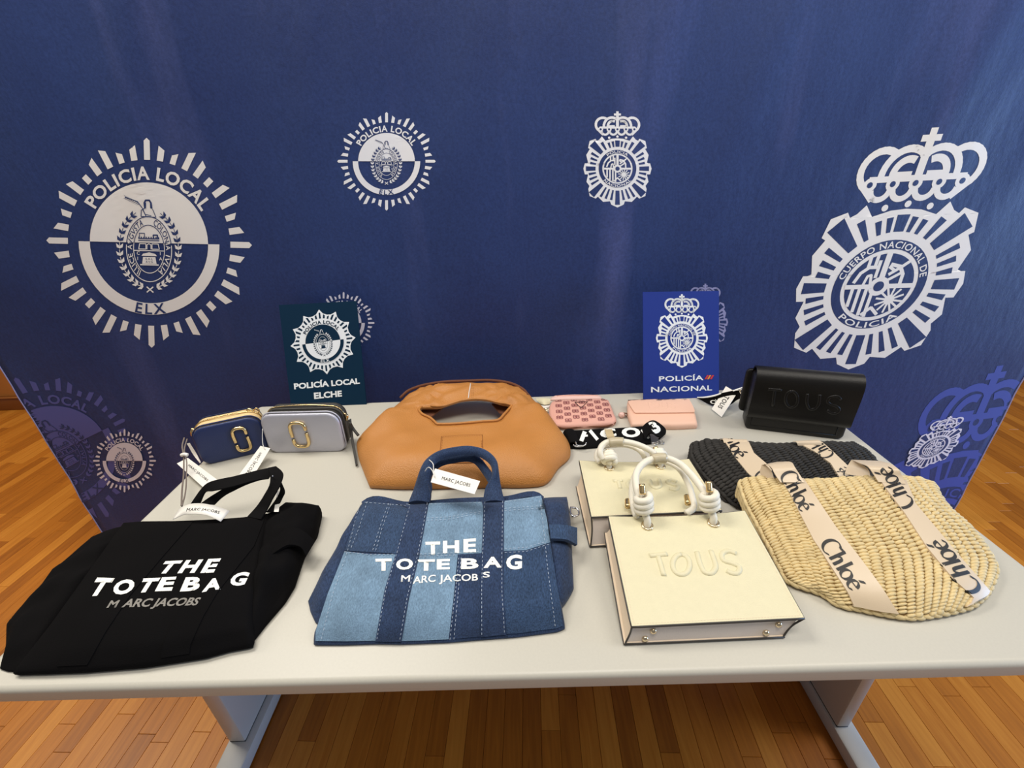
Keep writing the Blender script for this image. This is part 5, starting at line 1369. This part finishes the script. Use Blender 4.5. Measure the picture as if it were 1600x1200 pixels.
def basket(name, label, f, B, R, Tp, L, H, straw, gaps, nu, nv, base, wsize=(.60, .56, .0046)):
    P0 = at(*f(*B[len(B)//2][:2]), T); P0.z = T
    t = thing(name, label, 'basket bag', P0)
    body, sf, tv, (n, m_) = pillow('body', pz(f, B), pz(f, R), pz(f, Tp), pz(f, L), H, gaps, t, 40, 36, 4, base=base, rim=.002, smooth=True)
    bf = base if callable(base) else (lambda p: base)
    W_ = n+1
    def S(u, v):
        x, y = min(max(u, 0), 1)*n, min(max(v, 0), 1)*m_; i, j = min(int(x), n-1), min(int(y), m_-1); a, b = x-i, y-j
        return tv[j*W_+i]*(1-a)*(1-b)+tv[j*W_+i+1]*a*(1-b)+tv[(j+1)*W_+i]*(1-a)*b+tv[(j+1)*W_+i+1]*a*b
    g = Geo(); rnd = random.Random(5)
    def bump(c, du, dv, nn, hu, hv, hz, rot):
        du = du.normalized(); dv = nn.cross(du).normalized(); a = du*math.cos(rot)+dv*math.sin(rot); b = nn.cross(a)
        vs = []; k = 7
        for i, (x, rr) in enumerate(((-1, .25), (-.6, .8), (0, 1), (.6, .8), (1, .25))):
            for q in range(k):
                w_ = 2*PI*q/k; vs.append(c+a*(hu*x)+b*(hv*rr*math.cos(w_))+nn*(hz*rr*math.sin(w_)))
        fs = [(i*k+q, i*k+(q+1) % k, (i+1)*k+(q+1) % k, (i+1)*k+q) for i in range(4) for q in range(k)]+[tuple(range(k))[::-1], tuple(4*k+q for q in range(k))]
        g.add(vs, fs)
    for i in range(nu):
        for j in range(nv+1):
            u = (i+.5)/nu; v = (j+.25*math.sin(i*2.1))/nv
            if not 0 <= v <= 1: continue
            e = .01; c = S(u, v); du = S(u+e, v)-S(u-e, v); dv = S(u, v+e)-S(u, v-e); nn = du.cross(dv).normalized()
            su = du.length/(2*e if e < u < 1-e else 2*e)/nu; sv = dv.length/(2*e if e < v < 1-e else e)/nv
            bump(c+nn*.0008, du, dv, nn, su*wsize[0]*rnd.uniform(.92, 1.08), sv*wsize[1]*rnd.uniform(.9, 1.1), wsize[2], rnd.uniform(.2, .36))
    # rows that run on round the rim and down the sides
    loop = [tv[i] for i in range(n+1)]+[tv[j*W_+n] for j in range(1, m_+1)]+[tv[m_*W_+i] for i in range(n-1, -1, -1)]+[tv[j*W_] for j in range(m_-1, 0, -1)]
    per = sum((a-b).length for a, b in zip(loop, loop[1:]+loop[:1])); lp = lin(loop+loop[:1], int(per/.0135)+1)[:-1]; N = len(lp)
    for q in range(N):
        p = lp[q]; d = lp[(q+1) % N]-lp[q-1]; o_ = V((d.y, -d.x, 0)).normalized(); lv = max(1, int((p.z-bf(p))/.0075))
        for k in range(lv):
            z = max(p.z-(k+.4)*(p.z-bf(p))/lv, bf(p)+.005); bump(V((p.x, p.y, z))+o_*.0015, d, V((0, 0, 1)), o_, .0105, .0042, .0045, rnd.uniform(-.3, -.1))
    o = mk('weave', g.v, g.f, straw, t); o['kind'] = 'stuff'
    return t, sf
def build_baskets():
    f = C8; P = lambda q: [f(*p) for p in q]; A = lambda q: [at(*p) for p in pz(f, q)]
    # ---- black one first
    t, sf = basket('basket_bag', 'black woven straw basket bag with beige lettered ribbon straps', f,
        [(262, 372, T+.012), (420, 340, T+.014), (640, 310, T+.014), (860, 290, T+.014), (985, 262, T+.012)], [(985, 262, T+.012), (990, 210, T+.018), (965, 170, T+.026), (925, 120, T+.034), (850, 72, T+.04)],
        [(40, 76, T+.040), (110, 58, T+.042), (200, 58, T+.044), (330, 72, T+.044), (440, 80, T+.044), (540, 78, T+.044), (700, 70, T+.044), (850, 72, T+.04)], [(262, 372, T+.012), (175, 300, T+.02), (100, 220, T+.028), (45, 135, T+.036), (40, 76, T+.040)], .014, M['bstraw'], M['bstrawin'], 24, 24, T)
    l = patch('ribbon_strap', sf, P([(190, 60), (312, 64), (342, 130), (410, 188), (430, 215), (400, 250), (350, 262), (312, 230), (248, 150)]), .0062, M['satin'], t, 8, T+.05)
    r = patch('ribbon_strap', sf, P([(560, 80), (680, 74), (742, 130), (800, 186), (850, 240), (772, 260), (722, 180), (642, 122)]), .0062, M['satin'], t, 8, T+.05)
    ribbon('ribbon_loop', A([(540, 62, T+.062), (556, 66, T+.064), (566, 84, T+.057)]), A([(665, 56, T+.062), (682, 66, T+.063), (684, 84, T+.057)]), .0012, M['satin'], t, 10, 4)
    ribbon('ribbon_loop', A([(176, 56, T+.052), (188, 52, T+.058), (196, 70, T+.056)]), A([(296, 56, T+.052), (308, 54, T+.058), (314, 74, T+.056)]), .0012, M['satin'], t, 10, 4)
    sl, sr = surf_of(l), surf_of(r); I = [M['ink_black']]
    for sq, par, q in ((sl, l, [(168, 28), (262, 152), (318, 122), (226, 16)]), (sl, l, [(344, 238), (440, 340), (490, 300), (396, 198)]), (sr, r, [(748, 128), (642, 28), (588, 56), (692, 152)]), (sr, r, [(890, 290), (800, 188), (750, 210), (840, 310)])):
        decal('lettering', sq, [(script_quad(P(q)), 0)], I, par, 6, .0006)
    # ---- natural one in front, its mouth resting on the black one
    base = lambda p: T+.030*max(0, min(1, (p.y-.215)/.07))
    t, sf = basket('basket_bag', 'natural straw basket bag with champagne lettered ribbon straps', f,
        [(600, 782, T+.012), (690, 815, T+.010), (760, 862, T+.010), (880, 890, T+.010), (1040, 922, T+.010), (1130, 932, T+.010), (1230, 922, T+.010), (1340, 902, T+.010), (1440, 872, T+.012)],
        [(1440, 872, T+.012), (1500, 822, T+.014), (1545, 740, T+.016), (1556, 680, T+.02), (1500, 580, T+.03), (1420, 480, T+.038), (1330, 400, T+.046), (1282, 340, T+.052), (1244, 264, T+.058)],
        [(278, 262, T+.062), (350, 244, T+.064), (450, 250, T+.066), (640, 256, T+.068), (760, 250, T+.068), (1000, 238, T+.066), (1130, 242, T+.062), (1244, 264, T+.058)],
        [(600, 782, T+.012), (520, 745, T+.014), (478, 680, T+.018), (420, 570, T+.026), (360, 455, T+.036), (312, 365, T+.048), (278, 262, T+.062)], .018, M['straw'], M['strawin'], 22, 42, base)
    l = patch('ribbon_strap', sf, P([(474, 262), (592, 262), (612, 292), (750, 500), (880, 670), (962, 782), (1058, 922), (842, 892), (812, 830), (740, 720), (640, 562), (522, 332)]), .0064, M['satin'], t, 10, T+.012)
    r = patch('ribbon_strap', sf, P([(968, 262), (1100, 270), (1142, 382), (1242, 502), (1382, 672), (1502, 812), (1490, 850), (1400, 892), (1422, 842), (1330, 762), (1200, 602), (1090, 432), (992, 302)]), .0064, M['satin'], t, 10, T+.012)
    l2 = ribbon('ribbon_loop', A([(384, 182, T+.082), (408, 178, T+.090), (432, 194, T+.092), (450, 226, T+.086), (478, 268, T+.078)]), A([(462, 166, T+.082), (532, 168, T+.092), (552, 196, T+.093), (572, 226, T+.086), (598, 268, T+.079)]), .0012, M['satin'], t, 20, 4)
    ribbon('ribbon_loop', A([(384, 182, T+.082), (376, 215, T+.070), (386, 248, T+.060)]), A([(404, 180, T+.085), (434, 212, T+.078), (446, 250, T+.070)]), .0012, M['satin'], t, 12, 4)
    r2 = ribbon('ribbon_loop', A([(834, 156, T+.078), (872, 172, T+.088), (918, 192, T+.093), (942, 226, T+.086), (968, 266, T+.078)]), A([(980, 162, T+.082), (1040, 182, T+.092), (1072, 210, T+.093), (1088, 240, T+.084), (1104, 276, T+.076)]), .0012, M['satin'], t, 20, 4)
    ribbon('ribbon_loop', A([(834, 156, T+.078), (812, 190, T+.068), (800, 225, T+.060)]), A([(872, 172, T+.085), (915, 200, T+.080), (930, 250, T+.070)]), .0012, M['satin'], t, 12, 4)
    sl, sr = surf_of(l, l2), surf_of(r, r2)
    for sq, par, q in ((sl, l, [(474, 235), (582, 418), (650, 386), (548, 203)]), (sl, l, [(676, 578), (832, 812), (908, 778), (752, 544)]), (sr, r, [(1148, 378), (1024, 188), (944, 214), (1062, 408)]), (sr, r, [(1488, 802), (1290, 552), (1204, 574), (1388, 828)])):
        decal('lettering', sq, [(script_quad(P(q)), 0)], I, par, 7, .0006)
build_baskets()
